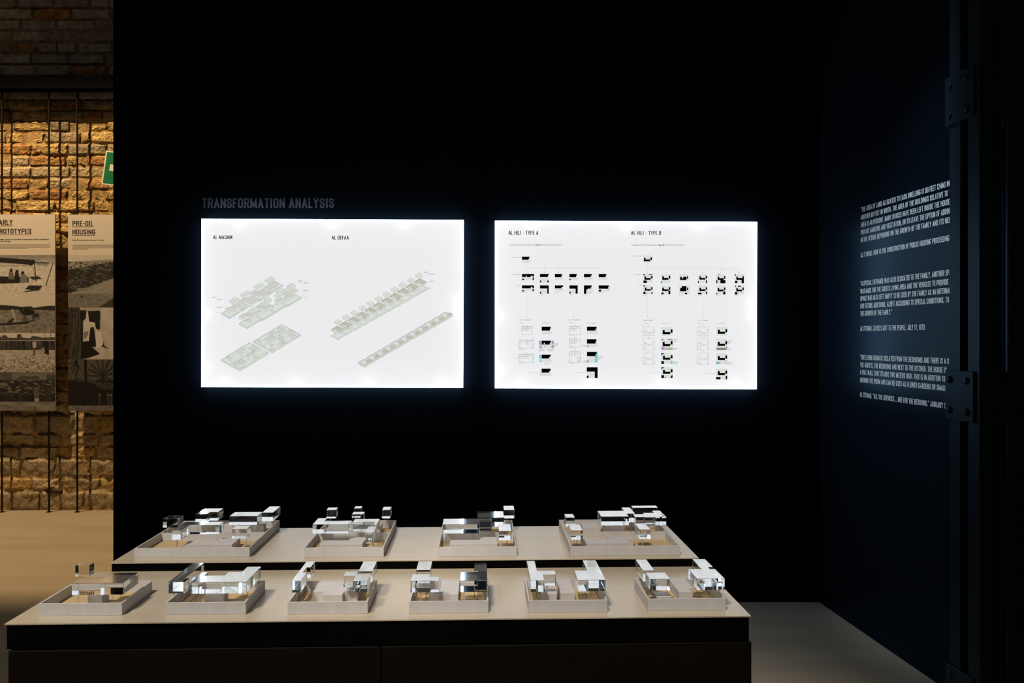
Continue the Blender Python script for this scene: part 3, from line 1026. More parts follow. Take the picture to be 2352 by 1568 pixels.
# --- isometric drawings, left box
def iso(pr, x, y, la, lb, h, top, wd=.45, sl=.605, sb=.54, edge='p_line'):
    a, b = Vector((la * .856, -la * .517)), Vector((lb * .88, lb * .475))
    L = Vector((x, y))
    T = [L, L + b, L + a + b, L + a]
    if h:
        dn = Vector((0, h))
        pr.poly('p_side', [tuple(T[0]), tuple(T[0] + dn), tuple(T[1] + dn), tuple(T[1])])
        pr.poly('p_side', [tuple(T[1]), tuple(T[1] + dn), tuple(T[2] + dn), tuple(T[2])])
    pr.poly(top, [tuple(t) for t in T])
    pr.line(edge, [tuple(t) for t in T], wd, True)
    if h:
        pr.line(edge, [tuple(T[0]), tuple(T[0] + dn), tuple(T[1] + dn), tuple(T[2] + dn), tuple(T[2])], wd)
        pr.line(edge, [tuple(T[1]), tuple(T[1] + dn)], wd)


def plot(pr, x, y, la, lb, h=14, wd=.6):
    iso(pr, x, y, la, lb, h, 'p_side', wd)
    iso(pr, x + 22, y, la - 26, lb - 20, 0, 'p_pale', .4)


pr = Print(lb1, (480, 610), 6.032)
for q in ((705, 345, 250, 120), (557, 437, 215, 128), (380, 540, 215, 120), (170, 660, 222, 130), (965, 500, 235, 130), (820, 585, 180, 115), (625, 690, 200, 130), (415, 800, 235, 128)): plot(pr, *q)
for (x, y, la, lb, h) in ((748, 306, 145, 95, 26), (850, 240, 60, 60, 20), (575, 372, 80, 60, 26), (635, 395, 130, 95, 30), (700, 400, 95, 70, 28), (400, 495, 110, 130, 28), (470, 480, 130, 120, 32),
                          (228, 592, 30, 72, 24), (285, 575, 120, 75, 30), (1015, 385, 165, 80, 30), (1050, 430, 90, 60, 26), (905, 480, 95, 60, 30), (1010, 460, 40, 40, 24), (655, 560, 100, 120, 30), (720, 575, 110, 80, 28),
                          (505, 660, 150, 95, 30), (418, 698, 80, 70, 34), (515, 755, 40, 50, 22)): iso(pr, x, y, la, lb, h, 'p_grey')
for (x, y, la, lb) in ((775, 200, 110, 55), (622, 285, 110, 55), (435, 397, 110, 55), (278, 485, 110, 55), (1080, 275, 70, 60), (1050, 318, 120, 50), (930, 355, 90, 50), (900, 410, 90, 60), (760, 470, 70, 60), (715, 515, 105, 50), (550, 610, 105, 55)):
    iso(pr, x, y, la, lb, 28, 'p_pale')
    iso(pr, x + 12, y + 10, la * .6, lb * .6, 0, 'p_pale', .35)
pr.done('neighbourhood_drawing')
pr = Print(lb1, (480, 610), 6.032)
for (x, y) in ((612, 1050), (165, 1303)):
    iso(pr, x, y, 460, 300, 16, 'p_side', .6)
    for (dx, dy) in ((8, 0), (208, -121)):
        for (ex, ey) in ((0, 0), (136, 72)): iso(pr, x + dx + ex, y + dy + ey + 3, 216, 138, 0, 'p_pale', .5)
for (x, y, la, lb, t) in ((830, 940, 60, 60, 'p_grey'), (885, 940, 130, 90, 'p_pale'), (930, 925, 90, 50, 'p_grey'), (950, 865, 40, 80, 'p_grey'), (640, 1030, 40, 70, 'p_grey'), (700, 1060, 110, 80, 'p_pale'), (760, 1020, 110, 70, 'p_grey'), (1108, 905, 35, 35, 'p_grey'),
                          (960, 1010, 60, 70, 'p_grey'), (1020, 1010, 130, 80, 'p_pale'), (1095, 960, 60, 70, 'p_grey'), (985, 1040, 30, 80, 'p_grey'), (848, 1095, 30, 30, 'p_grey'), (860, 1120, 80, 60, 'p_pale'), (835, 1160, 35, 35, 'p_grey'), (950, 1085, 60, 50, 'p_grey'),
                          (415, 1145, 40, 80, 'p_grey'), (540, 1150, 105, 75, 'p_grey'), (480, 1170, 60, 90, 'p_pale'), (365, 1180, 35, 75, 'p_grey'), (565, 1215, 70, 90, 'p_grey'), (620, 1210, 120, 70, 'p_pale'), (620, 1275, 30, 50, 'p_grey'), (510, 1245, 25, 25, 'p_grey'),
                          (240, 1270, 35, 55, 'p_grey'), (300, 1280, 120, 65, 'p_pale'), (385, 1335, 80, 75, 'p_grey'), (300, 1362, 90, 70, 'p_grey'), (380, 1395, 70, 60, 'p_pale'), (400, 1425, 60, 35, 'p_grey')): iso(pr, x, y, la, lb, 22, t)
pr.done('neighbourhood_drawing')
pr = Print(lb1, (740, 610), 6.03)
for k in range(10, -1, -1): plot(pr, 123 + 116.5 * k, 967 - 65.3 * k, 108, 108, 14, .45)
rr2 = random.Random(8)
for k in range(10, -1, -1):
    x, y = 123 + 114.5 * k, 882 - 65.6 * k
    iso(pr, x, y, 95, 60, 22, 'p_olive')
    iso(pr, x + 40, y - 8, 70, 95, 20, 'p_olive')
    if k % 2: iso(pr, x + rr2.uniform(70, 100), y + 44, 40, 30, 18, 'p_olive')
for k in range(10, -1, -1): iso(pr, 168 + 112 * k, 770 - 64.2 * k, 62, 60, 30, 'p_pale')
pr.done('terrace_drawing')
pr = Print(lb1, (740, 610), 6.03)
for k in range(10, -1, -1):
    x, y = 493 + 112.4 * k, 1340 - 65 * k
    iso(pr, x, y, 108, 110, 18, 'p_grey', .5)
    iso(pr, x + 26, y - 2, 64, 60, 12, 'p_pale')
    iso(pr, x + rr2.uniform(60, 80), y + 30, 40, 24, 8, 'p_side')
    iso(pr, x + rr2.uniform(30, 40), y + 26, 30, 14, 6, 'p_side')
    iso(pr, x + 112, y - 16, 48, 40, 10, 'p_olive')
pr.done('terrace_drawing')
pr = Print(lb1, (480, 610), 6.032)
for s, x0, x1, y in (('STEP A', 40, 100, 446), ('ORIGINAL', 108, 178, 473), ('ADDITION', 108, 178, 581), ('PLOT', 108, 145, 651), ('STEP B', 1237, 1295, 222), ('ORIGINAL', 1312, 1382, 244), ('ADDITION', 1312, 1382, 349), ('PLOT', 1312, 1348, 441)):
    pr.text('p_text', s, x0, x1, y, True)
for s, x0, x1, y in (('STEP B', 1408, 1467, 98), ('ORIGINAL', 1485, 1553, 119), ('ADDITION', 1485, 1555, 223), ('PLOT', 1485, 1522, 316)):
    pr.text('p_text', s, x0 + (740 - 480) * 6.03, x1 + (740 - 480) * 6.03, y, True)
for l in ([(102, 475), (102, 640)], [(185, 473), (275, 480)], [(1306, 245), (1306, 440)], [(1165, 243), (1306, 243)], [(1210, 352), (1306, 352)], [(3042, 120), (3042, 315)], [(2975, 122), (3042, 122)]): pr.line('p_faint', l, .4)
pr.done('caption')

# --- plan diagrams, right box
pr = Print(lb2, (1150, 570), 8.711)
R_, Q_ = pr.rect, pr.poly
for b in ((425, 170, 595, 290), (425, 575, 640, 635), (785, 590, 962, 685), (1083, 560, 1245, 632), (1400, 560, 1540, 632), (1665, 560, 1838, 636), (1960, 560, 2133, 640), (425, 800, 640, 860), (785, 803, 932, 910), (1083, 800, 1250, 860), (1375, 803, 1500, 907), (1715, 745, 1838, 910), (1960, 740, 2195, 868)): R_('p_pale', *b)
B = 'p_black'
Q_(B, [(425, 167), (575, 167), (575, 203), (560, 203), (560, 230), (425, 230)])
Q_(B, [(425, 512), (667, 512), (667, 570), (633, 570), (633, 548), (603, 548), (603, 577), (518, 577), (518, 548), (503, 548), (503, 577), (425, 577)])
Q_(B, [(785, 512), (963, 512), (963, 537), (950, 545), (943, 577), (785, 577)])
for x0, x1, x2 in ((1083, 1230, 1217), (1375, 1523, 1508), (1665, 1820, 1803), (1960, 2115, 2100)): Q_(B, [(x0, 512), (x1, 512), (x1, 549), (x2, 549), (x2, 579), (x0, 579)])
Q_(B, [(425, 740), (667, 740), (667, 800), (633, 800), (633, 775), (603, 775), (603, 803), (425, 803)])
Q_(B, [(785, 740), (962, 740), (962, 910), (932, 910), (932, 805), (785, 805)])
Q_(B, [(1083, 740), (1250, 740), (1250, 775), (1217, 775), (1217, 803), (1083, 803)])
Q_(B, [(1375, 740), (1542, 740), (1542, 907), (1498, 907), (1498, 808), (1375, 808)])
Q_(B, [(1665, 740), (1820, 740), (1820, 778), (1803, 778), (1803, 808), (1742, 808), (1742, 825), (1715, 825), (1715, 912), (1665, 912)])
Q_(B, [(1960, 740), (2162, 740), (2162, 772), (2148, 780), (2158, 810), (1960, 810)])
for b in ((425, 612, 471, 635), (638, 585, 665, 635), (785, 643, 812, 685), (932, 643, 962, 685), (1375, 607, 1400, 635), (425, 840, 471, 862), (638, 812, 665, 862), (785, 870, 812, 910), (1375, 870, 1402, 907), (1960, 830, 2010, 866)): R_(B, *b)
for l in ([(508, 310), (508, 492)], [(508, 397), (2050, 397)], [(520, 985), (520, 1365)], [(1448, 985), (1448, 1365)]): pr.line('p_faint', l, .6)
for x in (875, 1165, 1448, 1750, 2050): pr.line('p_faint', [(x, 397), (x, 492)], .6)
for x, y in [(508, 487), (875, 487), (1165, 487), (1448, 487), (1750, 487), (2050, 487), (520, 1360), (1448, 1362)]: pr.poly('p_text', [(x - 9, y - 5), (x + 9, y - 5), (x, y + 7)])
for s, x0, x1, y, bo in (('original model', 210, 395, 190, 0), ('intermediate', 228, 395, 533, 0), ('final', 342, 395, 762, 0), ('House 11', 425, 507, 888, 0), ('House 12', 785, 868, 937, 0), ('House 13', 1083, 1165, 886, 0), ('House 14', 1375, 1457, 936, 0), ('House 17', 1665, 1748, 938, 0), ('House 18', 1960, 2045, 892, 0)):
    pr.text('p_text', s, x0, x1, y, bool(bo))
pr.text('p_text', 'Transformation Variations.', 157, 674, -55)
pr.text('p_black', 'Type A', 680, 818, -55, True)
pr.text('p_text', '(Hili District. Al Ain)', 828, 1210, -55)
pr.done('house_plans')

pr = Print(lb2, (1150, 720), 8.711)
R_, Q_ = pr.rect, pr.poly
for ink, b in (('p_pale', (820, 345, 1030, 415)), ('p_pale', (820, 600, 1018, 690)), ('p_purple', (767, 540, 818, 620)), ('p_purple', (1018, 540, 1062, 612)), ('p_purple', (1018, 626, 1062, 690)), ('p_purple', (767, 660, 826, 690)), ('p_lilac', (767, 620, 820, 660)),
               ('p_aqua', (767, 898, 820, 970)), ('p_teal', (767, 820, 818, 898)), ('p_teal', (767, 945, 822, 970)), ('p_pale', (820, 890, 1018, 970)), ('p_pale', (770, 1175, 1018, 1250)),
               ('p_pale', (1725, 300, 1940, 415)), ('p_pale', (1725, 560, 1937, 670)), ('p_purple', (1725, 632, 1760, 670)), ('p_pale', (1725, 840, 1885, 978)), ('p_teal', (1885, 800, 1940, 978)), ('p_teal', (1905, 765, 1940, 810)), ('p_purple', (1725, 930, 1762, 978)), ('p_pale', (1722, 1150, 1890, 1287))): R_(ink, *b)
for x0, y0, x1, y1, xs, ys_ in ((820, 260, 1002, 340, 985, 303), (820, 820, 1002, 898, 975, 862), (817, 1100, 1000, 1180, 975, 1145), (1725, 260, 1920, 340, 1898, 303), (1725, 512, 1916, 600, 1898, 560), (1725, 765, 1920, 852, 1898, 810)):
    Q_(B, [(x0, y0), (x1, y0), (x1, ys_), (xs, ys_), (xs, y1), (x0, y1)])
Q_(B, [(820, 540), (1005, 540), (1005, 585), (985, 585), (985, 620), (880, 620), (880, 585), (863, 585), (863, 620), (820, 620)])
pr.rect('p_sage', 876, 620, 886, 690)
Q_(B, [(1722, 1073), (1940, 1073), (1940, 1287), (1882, 1287), (1882, 1160), (1722, 1160)])
R_(B, 1722, 1240, 1760, 1287)


def plan(pr, x0, y0, x1, y1, rooms):
    pr.outline('p_line', x0, y0, x1, y1, .6)
    for r in rooms: pr.outline('p_line', *r, .45)


def rooms_top(x0, y0, x1, n, h):
    w = (x1 - x0) / n
    return [(x0 + i * w + 3, y0 + 4, x0 + (i + 1) * w - 3, y0 + h * (.48 if i % 2 else .40)) for i in range(n)] + \
           [(x0 + i * w + 3, y0 + h * .52, x0 + (i + 1) * w - 6, y0 + h) for i in range(n - 1)]


plan(pr, 420, 255, 632, 415, rooms_top(424, 255, 608, 5, 90))
plan(pr, 368, 530, 665, 695, rooms_top(368, 530, 480, 2, 90) + rooms_top(490, 530, 612, 3, 90) + [(615, 535, 660, 612), (615, 628, 660, 690), (370, 662, 428, 692)])
plan(pr, 365, 812, 665, 972, rooms_top(368, 812, 610, 5, 88) + [(615, 816, 660, 892), (615, 908, 660, 970), (368, 940, 425, 970)])
plan(pr, 1375, 255, 1598, 415, rooms_top(1378, 255, 1575, 4, 90))
plan(pr, 1375, 508, 1595, 670, rooms_top(1378, 508, 1572, 4, 90) + [(1400, 630, 1412, 668)])
plan(pr, 1370, 758, 1593, 978, rooms_top(1374, 758, 1590, 4, 90) + [(1530, 800, 1590, 865), (1530, 868, 1590, 900), (1530, 905, 1590, 940), (1530, 944, 1590, 975), (1374, 925, 1412, 975)])
for s, x0, x1, y, bo in (('Type A.', 372, 462, 135, 0), ('House 11', 478, 608, 135, 1), ('Floorplans', 380, 480, 192, 0), ('Analysis Diagrams', 820, 1002, 194, 0), ('Type A.', 1345, 1435, 135, 0), ('House 14', 1450, 1585, 135, 1), ('Floorplans', 1378, 1480, 194, 0), ('Analysis Diagrams', 1725, 1910, 196, 0),
                         ('Final Transformation Diagram', 555, 750, 1180, 0), ('Final Transformation Diagram', 1515, 1712, 1180, 0)): pr.text('p_text', s, x0, x1, y, bool(bo))
for x0, x1, y in ((508, 545, 232), (365, 398, 332), (378, 408, 510), (508, 545, 510), (635, 662, 510), (308, 342, 608), (503, 540, 790), (303, 340, 890), (1468, 1503, 230), (1468, 1503, 484), (1468, 1503, 735), (368, 465, 708), (368, 475, 990), (1378, 1472, 430), (1378, 1482, 685), (1378, 1482, 992),
                  (1070, 1168, 600), (1070, 1145, 618), (1070, 1145, 636), (1070, 1105, 655), (767, 862, 708), (767, 880, 726), (767, 875, 744), (767, 800, 762), (935, 1060, 708), (935, 1050, 726), (935, 1050, 744), (882, 1012, 988), (882, 945, 1006),
                  (1645, 1712, 640), (1632, 1712, 660), (1680, 1712, 938), (1635, 1712, 958), (1640, 1712, 975), (1952, 2020, 848), (1952, 2000, 866), (1952, 2058, 884), (1952, 2000, 902), (1952, 1980, 920)): pr.greek('p_line', x0, x1, y)
pr.done('house_plans')


def ush(pr, x0, x1, y0, y1):
    w, h = x1 - x0, y1 - y0
    pr.poly(B, [(x0, y0 + h * .14), (x0 + w * .21, y0 + h * .14), (x0 + w * .21, y0 + h * .54), (x0 + w * .81, y0 + h * .54), (x0 + w * .81, y0), (x1, y0), (x1, y0 + h * .68), (x0 + w * .76, y0 + h * .68), (x0 + w * .76, y1), (x0, y1)])


pr = Print(lb2, (1440, 570), 8.11)
R_, Q_ = pr.rect, pr.poly
for b in ((300, 130, 470, 265), (305, 478, 478, 645), (638, 478, 810, 650), (975, 478, 1142, 612), (1322, 480, 1494, 650), (1664, 480, 1835, 652), (2010, 478, 2180, 652), (305, 688, 478, 855), (638, 690, 810, 858), (968, 690, 1175, 858), (1322, 690, 1494, 858), (1664, 690, 1835, 860), (2010, 690, 2180, 860)): R_('p_pale', *b)
for u in ((315, 468, 168, 242), (325, 478, 512, 587), (657, 810, 510, 587), (1350, 1494, 513, 584), (1690, 1835, 518, 590), (333, 478, 722, 790), (657, 810, 722, 796), (1350, 1494, 724, 796), (1690, 1835, 730, 802), (2037, 2180, 730, 802)): ush(pr, *u)
Q_(B, [(990, 530), (1022, 530), (1022, 558), (1050, 558), (1050, 530), (1110, 530), (1110, 590), (990, 590)])
Q_(B, [(990, 740), (1020, 740), (1020, 705), (1100, 705), (1110, 715), (1110, 800), (990, 800)])
Q_(B, [(2037, 528), (2066, 528), (2066, 552), (2152, 552), (2152, 517), (2180, 517), (2180, 652), (2135, 652), (2135, 588), (2037, 588)])
for b in ((305, 478, 346, 492), (305, 492, 322, 508), (406, 478, 478, 494), (305, 600, 371, 647), (640, 612, 656, 650), (1118, 522, 1142, 567), (1322, 612, 1342, 650), (1472, 592, 1494, 650), (1702, 478, 1720, 496), (1664, 592, 1686, 653), (1740, 580, 1800, 653), (1800, 592, 1835, 653), (2010, 480, 2030, 510), (2010, 605, 2057, 650),
          (305, 688, 346, 700), (305, 700, 322, 717), (305, 810, 348, 853), (368, 840, 380, 853), (452, 825, 478, 853), (464, 810, 478, 826), (640, 822, 683, 858), (773, 787, 810, 858), (1118, 732, 1142, 778), (1080, 828, 1123, 858), (1322, 825, 1390, 858), (1472, 803, 1494, 858), (1664, 832, 1686, 860), (1800, 803, 1835, 860), (1790, 825, 1805, 860), (2010, 692, 2030, 720), (2067, 694, 2122, 716), (2010, 815, 2057, 862)): R_(B, *b)
for l in ([(380, 285), (380, 458)], [(380, 372), (2093, 372)], [(1750, 415), (2093, 415)], [(380, 925), (380, 1268)], [(1417, 925), (1417, 1268)]): pr.line('p_faint', l, .6)
for x in (723, 1067, 1410, 1750, 2093): pr.line('p_faint', [(x, 372), (x, 458)], .6)
for x, y in [(x, 455) for x in (380, 723, 1067, 1410, 1750, 2093)] + [(380, 1272), (1420, 1272)]: pr.poly('p_text', [(x - 9, y - 5), (x + 9, y - 5), (x, y + 7)])
for s, x0, x1, y in (('original model', 105, 273, 152), ('intermediate', 122, 273, 497), ('final', 225, 273, 700), ('House 07', 305, 382, 880), ('House 15', 638, 716, 880), ('House 10', 968, 1047, 880), ('House 06', 1322, 1400, 881), ('House 09', 1664, 1740, 883), ('House 03', 2010, 2087, 885)): pr.text('p_text', s, x0, x1, y)
pr.text('p_text', 'Transformation Variations.', 77, 557, -48)
pr.text('p_black', 'Type B', 565, 694, -48, True)
pr.text('p_text', '(Hili District. Al Ain)', 704, 1062, -48)
pr.done('house_plans')

pr = Print(lb2, (1440, 720), 8.11)
R_, Q_ = pr.rect, pr.poly
for ink, b in (('p_pale', (640, 245, 852, 412)), ('p_pale', (640, 468, 852, 678)), ('p_purple', (640, 470, 690, 490)), ('p_purple', (640, 490, 664, 510)), ('p_purple', (763, 470, 852, 493)), ('p_purple', (640, 620, 700, 678)), ('p_lilac', (700, 632, 730, 678)), ('p_sage', (730, 635, 852, 678)),
               ('p_pale', (640, 733, 852, 940)), ('p_teal', (815, 880, 848, 940)), ('p_pale', (640, 997, 852, 1200)), ('p_pale', (1660, 245, 1868, 410)), ('p_pale', (1660, 468, 1868, 678)), ('p_purple', (1660, 633, 1685, 678)), ('p_purple', (1842, 607, 1868, 678)), ('p_moss', (1685, 635, 1840, 678)),
               ('p_pale', (1660, 733, 1868, 945)), ('p_purple', (1660, 898, 1685, 943)), ('p_teal', (1685, 898, 1740, 943)), ('p_lilac', (1840, 868, 1868, 945)), ('p_pale', (1660, 1020, 1868, 1225))): R_(ink, *b)
for u in ((665, 850, 293, 385), (665, 850, 512, 607), (670, 850, 773, 860), (670, 850, 1035, 1120), (1692, 1868, 287, 377), (1692, 1868, 512, 600), (1692, 1868, 778, 866), (1692, 1868, 1058, 1147)): ush(pr, *u)
for b in ((640, 733, 690, 748), (640, 748, 664, 770), (640, 885, 690, 938), (640, 997, 690, 1012), (640, 1012, 664, 1032), (640, 1145, 692, 1200), (710, 1180, 728, 1198), (815, 1165, 850, 1198), (830, 1145, 850, 1166), (1660, 1182, 1742, 1225), (1840, 1155, 1868, 1225)): R_(B, *b)
for dx in (0, 1018):
    for y0, y1 in ((245, 412), (468, 680), (733, 942)):
        uy = y0 + 50
        plan(pr, 300 + dx, y0, 511 + dx, y1, [(322 + dx, uy + 5, 362 + dx, uy + 36), (322 + dx, uy + 40, 362 + dx, uy + 82), (366 + dx, uy + 52, 398 + dx, uy + 82), (402 + dx, uy + 52, 432 + dx, uy + 82), (436 + dx, uy + 52, 464 + dx, uy + 82), (476 + dx, uy - 10, 510 + dx, uy + 20), (476 + dx, uy + 22, 510 + dx, uy + 56)])
        if y0 > 245: pr.outline('p_line', 304 + dx, y1 - 58, 350 + dx, y1 - 3, .45)
        if y0 > 245: pr.outline('p_line', 478 + dx, y1 - 62, 508 + dx, y1 - 3, .45)
for s, x0, x1, y, bo in (('Type B. House 7', 303, 493, 132, 1), ('Floorplans', 303, 398, 187, 0), ('Analysis Diagrams', 642, 812, 187, 0), ('Type B.', 1322, 1400, 132, 0), ('House 6', 1410, 1508, 132, 1), ('Floorplans', 1322, 1420, 187, 0), ('Analysis Diagrams', 1662, 1832, 187, 0),
                         ('Final Transformation Diagram', 440, 625, 1098, 0), ('Final Transformation Diagram', 1465, 1645, 1121, 0)): pr.text('p_text', s, x0, x1, y, bool(bo))
for x0, x1, y in ((388, 425, 222), (388, 425, 445), (388, 420, 708), (248, 280, 328), (248, 280, 572), (248, 280, 835), (1408, 1445, 222), (1408, 1445, 445), (1408, 1440, 710), (1265, 1298, 328), (1265, 1298, 572), (1265, 1298, 835),
                  (862, 948, 478), (862, 942, 496), (862, 915, 514), (862, 898, 532), (862, 945, 652), (862, 930, 670), (862, 940, 888), (862, 955, 904), (862, 920, 920), (862, 945, 936), (1880, 1965, 503), (1880, 1945, 520), (1880, 1968, 537), (1880, 1920, 553), (1880, 1942, 642), (1880, 1930, 660), (1880, 1910, 676), (1880, 1968, 908), (1880, 1942, 925), (1880, 1965, 942)): pr.greek('p_line', x0, x1, y)
pr.done('house_plans')

# ---------------------------------------------------------------- vinyl lettering on the walls
ht = empty('wall_heading', 'dark grey heading TRANSFORMATION ANALYSIS on the black wall above a backlit panel', 'lettering', on_y(463, 478, WY))
gothic_px(ht, 'lettering', 'TRANSFORMATION ANALYSIS', 464, 767, 477.5, 455, WY, M['vinyl_grey'], .15, .0012)

QUOTES = [
 ('white wall quotation beginning THE AREA OF LAND, upper of three on the right wall',
  [('"THE AREA OF LAND ALLOCATED TO EACH DWELLING IS 80 FEET [24M] IN', 1977.3, 487.4, 2181, ''),
   ('ANOTHER 80 FEET IN WIDTH. THE AREA OF THE BUILDINGS RELATIVE TO', 1977, 505.2, 2177.3, ' THE'),
   ('AREA IS 40 PERCENT. MANY SPACES HAVE BEEN LEFT INSIDE THE HOUSE', 1977, 522.4, 2181.5, ''),
   ('PRIVATE GARDENS AND VEGETATION, OR TO LEAVE THE OPTION OF ADDIN', 1977, 539.6, 2181, 'G'),
   ('IN THE FUTURE DEPENDING ON THE GROWTH OF THE FAMILY AND ITS NEE', 1977, 557.0, 2182.5, 'DS'),
   ('AL ITTIHAD. HOW IS THE CONSTRUCTION OF PUBLIC HOUSING PROCEEDIN', 1976.7, 591.3, 2176, 'G')]),
 ('white wall quotation beginning A SPECIAL ENTRANCE, middle of three on the right wall',
  [('"A SPECIAL ENTRANCE WAS ALSO DEDICATED TO THE FAMILY. ANOTHER SP', 1976.3, 656.8, 2180, 'ACE'),
   ('WAS MADE FOR THE GUESTS LIVING AREA AND THE VEHICLES TO PROVIDE', 1976.2, 674.4, 2178.2, ''),
   ('SPACE WAS ALSO LEFT EMPTY TO BE USED BY THE FAMILY AS AN INTERNA', 1976.2, 691.2, 2180, 'L'),
   ('FOR FUTURE ADDITIONS, ALBEIT ACCORDING TO SPECIAL CONDITIONS, TO', 1976.2, 708.4, 2179.6, ''),
   ('THE GROWTH OF THE FAMILY."', 1976.2, 725.6, 2048.9, ''),
   ("AL ITTIHAD. ZAYED'S GIFT TO THE PEOPLE. JULY 17, 1973.", 1976.2, 759.7, 2126, '')]),
 ('white wall quotation beginning THE LIVING ROOM, lowest of three on the right wall',
  [('"THE LIVING ROOM IS ISOLATED FROM THE BEDROOMS AND THERE IS A C', 1975.5, 825.5, 2179.5, ''),
   ('THE GUESTS, THE BEDROOMS AND NEXT TO THE KITCHEN. THE HOUSE IS', 1975.7, 842.9, 2174, ''),
   ('A FULL WALL THAT STANDS TWO METERS HIGH. THIS IS IN ADDITION TO', 1975.5, 859.7, 2170.8, ''),
   ('AROUND THE ROOM AND CAN BE USED AS FLOWER GARDENS OR SMALL', 1975.4, 877.3, 2172.7, ''),
   ('AL ITTIHAD. "ALL THE SERVICES... ARE FOR THE BEDOUINS." JANUARY 3', 1975.2, 910.9, 2172.5, '')])]
for lab, lines in QUOTES:
    base = on_rw(lines[-1][1], lines[-1][2], .0008)
    qo = empty('wall_quotation', lab, 'lettering', base, group='white quotations on the right wall')
    for s, x0, yb, x1, rest in lines:
        A_ = on_rw(x0, yb, .0008)
        # end of the visible run, at the same height, on the wall
        E_ = on_rw(x1, yb, .0008)
        L = (Vector((E_.x, E_.y, 0)) - Vector((A_.x, A_.y, 0))).length
        V, Fc, w = gothic(s, .135)
        if rest: V, Fc, w2 = gothic(s + rest, .135)
        P = put_text(V, w, A_, -RD, Vector((0, 0, 1)), .0245, L)
        mesh_obj('text_line', P, Fc, M['vinyl'], qo, world=True)

# ---------------------------------------------------------------- lattice steel column beside the right wall
CO = 0.30 * RD.y
far_l = on_rw(2181, 776, CO)
near_l = on_rw(2250, 776, CO)
dep = (Vector((near_l.x, near_l.y, 0)) - Vector((far_l.x, far_l.y, 0))).length
wid = 0.172
col = empty('steel_column', 'black riveted lattice steel column standing before the right wall', 'column', (near_l.x, near_l.y, 0), math.atan2(-RD.x, RD.y))
CH = 3.75
A, T = .066, .009
# local frame: x to the right, y away from the camera along the wall


def angle(sx, sy, ox, oy):
    """equal leg angle, heel at ox,oy"""
    p = [(0, 0), (A, 0), (A, T), (T, T), (T, A), (0, A)]
    return [(ox + sx * a, oy + sy * b) for a, b in p]


for sx, sy, ox, oy in ((1, 1, 0, 0), (1, -1, 0, dep), (-1, 1, wid, 0), (-1, -1, wid, dep)):
    MB().prism(angle(sx, sy, ox, oy), 0.012, CH).build('angle_post', M['steel'], col, bevel=.0012)
MB().box(-.03, wid + .03, -.03, dep + .03, 0, .012).build('foot_plate', M['steel'], col)


def dome(mb, c, ax, r=.0135):
    """rivet head on direction ax"""
    ax = Vector(ax)
    u = Vector((0, 0, 1))
    w = ax.cross(u)
    V, Fc, n = [], [], 14
    prof = [(1.0, 0), (1.0, .18), (.86, .38), (.55, .54), (.2, .62)]
    for rr_, hh_ in prof:
        for k in range(n):
            t = 2 * math.pi * k / n
            V.append(Vector(c) + (u * math.cos(t) + w * math.sin(t)) * (rr_ * r) + ax * (hh_ * r))
    for j in range(len(prof) - 1):
        for k in range(n): Fc.append((j * n + k, j * n + (k + 1) % n, (j + 1) * n + (k + 1) % n, (j + 1) * n + k))
    Fc.append(tuple((len(prof) - 1) * n + k for k in range(n)))
    mb.add(V, Fc)
    return mb


for zc, hh in ((2.362, .175), (1.294, .178), (.222, .178)):
    # plate on the left face
    y0, y1 = .022, dep + .012
    pl = MB().box(-.010, 0, y0, y1, zc - hh / 2, zc + hh / 2).build('batten_plate', M['steel'], col, bevel=.0012)
    for yy in (y0 + .035, y1 - .032):
        for zz in (zc - hh / 2 + .034, zc + hh / 2 - .034):
            dome(MB(), (-.010, yy, zz), (-1, 0, 0)).build('rivet', M['steel'], pl, smooth=True)
    # plate inside the front face, rivets through the right post
    pl = MB().box(.018, wid - .004, T, T + .008, zc - hh / 2, zc + hh / 2).build('batten_plate', M['steel'], col)
    for zz in (zc - hh / 2 + .034, zc + hh / 2 - .034):
        for xx in (.034, wid - .034):
            dome(MB(), (xx, 0, zz), (0, -1, 0)).build('rivet', M['steel'], pl, smooth=True)

# ---------------------------------------------------------------- stepped display table
TH = math.atan2(.03463, 1.0)
U = Vector((math.cos(TH), math.sin(TH), 0))
Vv = Vector((-math.sin(TH), math.cos(TH), 0))
ZU, ZF = .840, .814
org = on_z(10, 1432.5, ZF)
org.z = 0


def uv(px, py, z):
    p = on_z(px, py, z) - org
    return p.dot(U), p.dot(Vv)


fr = uv(1725, 1414, ZF)
ul, ur = uv(256, 1291, ZU), uv(1605.6, 1281.4, ZU)
urr = uv(1534, 1206, ZU)
W_f = fr[0]
d_step = (ul[1] + ur[1]) / 2
d_end = urr[1]
table = empty('display_table', 'long stepped display table with pale wooden tops and black sides', 'table', org, TH)
x0u, x1u = ul[0], ur[0]
MB().box(.004, W_f - .004, .004, d_step - .001, ZF - .062, ZF - .003).build('table_rim', M['table_black'], table)
MB().box(0, W_f, 0, d_step, ZF - .003, ZF).build('table_top', M['table_top'], table)
MB().box(x0u + .002, x1u - .002, d_step + .002, d_end, ZU - .030, ZU - .003).build('table_rim', M['table_black'], table)
MB().box(x0u, x1u, d_step, d_end, ZU - .003, ZU).build('table_top', M['table_top'], table)
pj = uv(884, 1500, .70)[0]
MB().box(.008, pj - .0015, .002, .02, 0, ZF - .066).build('front_panel', M['table_front'], table, bevel=.001)
MB().box(pj + .0015, W_f + .002, .002, .02, 0, ZF - .066).build('front_panel', M['table_front'], table, bevel=.001)
MB().box(.010, W_f - .001, .02, d_step - .001, 0, ZF - .062).build('carcass', M['table_black'], table)
MB().box(x0u + .01, x1u - .01, d_step + .004, d_end - .002, 0, ZU - .03).build('carcass', M['table_black'], table)

# ---------------------------------------------------------------- ten courtyard house models


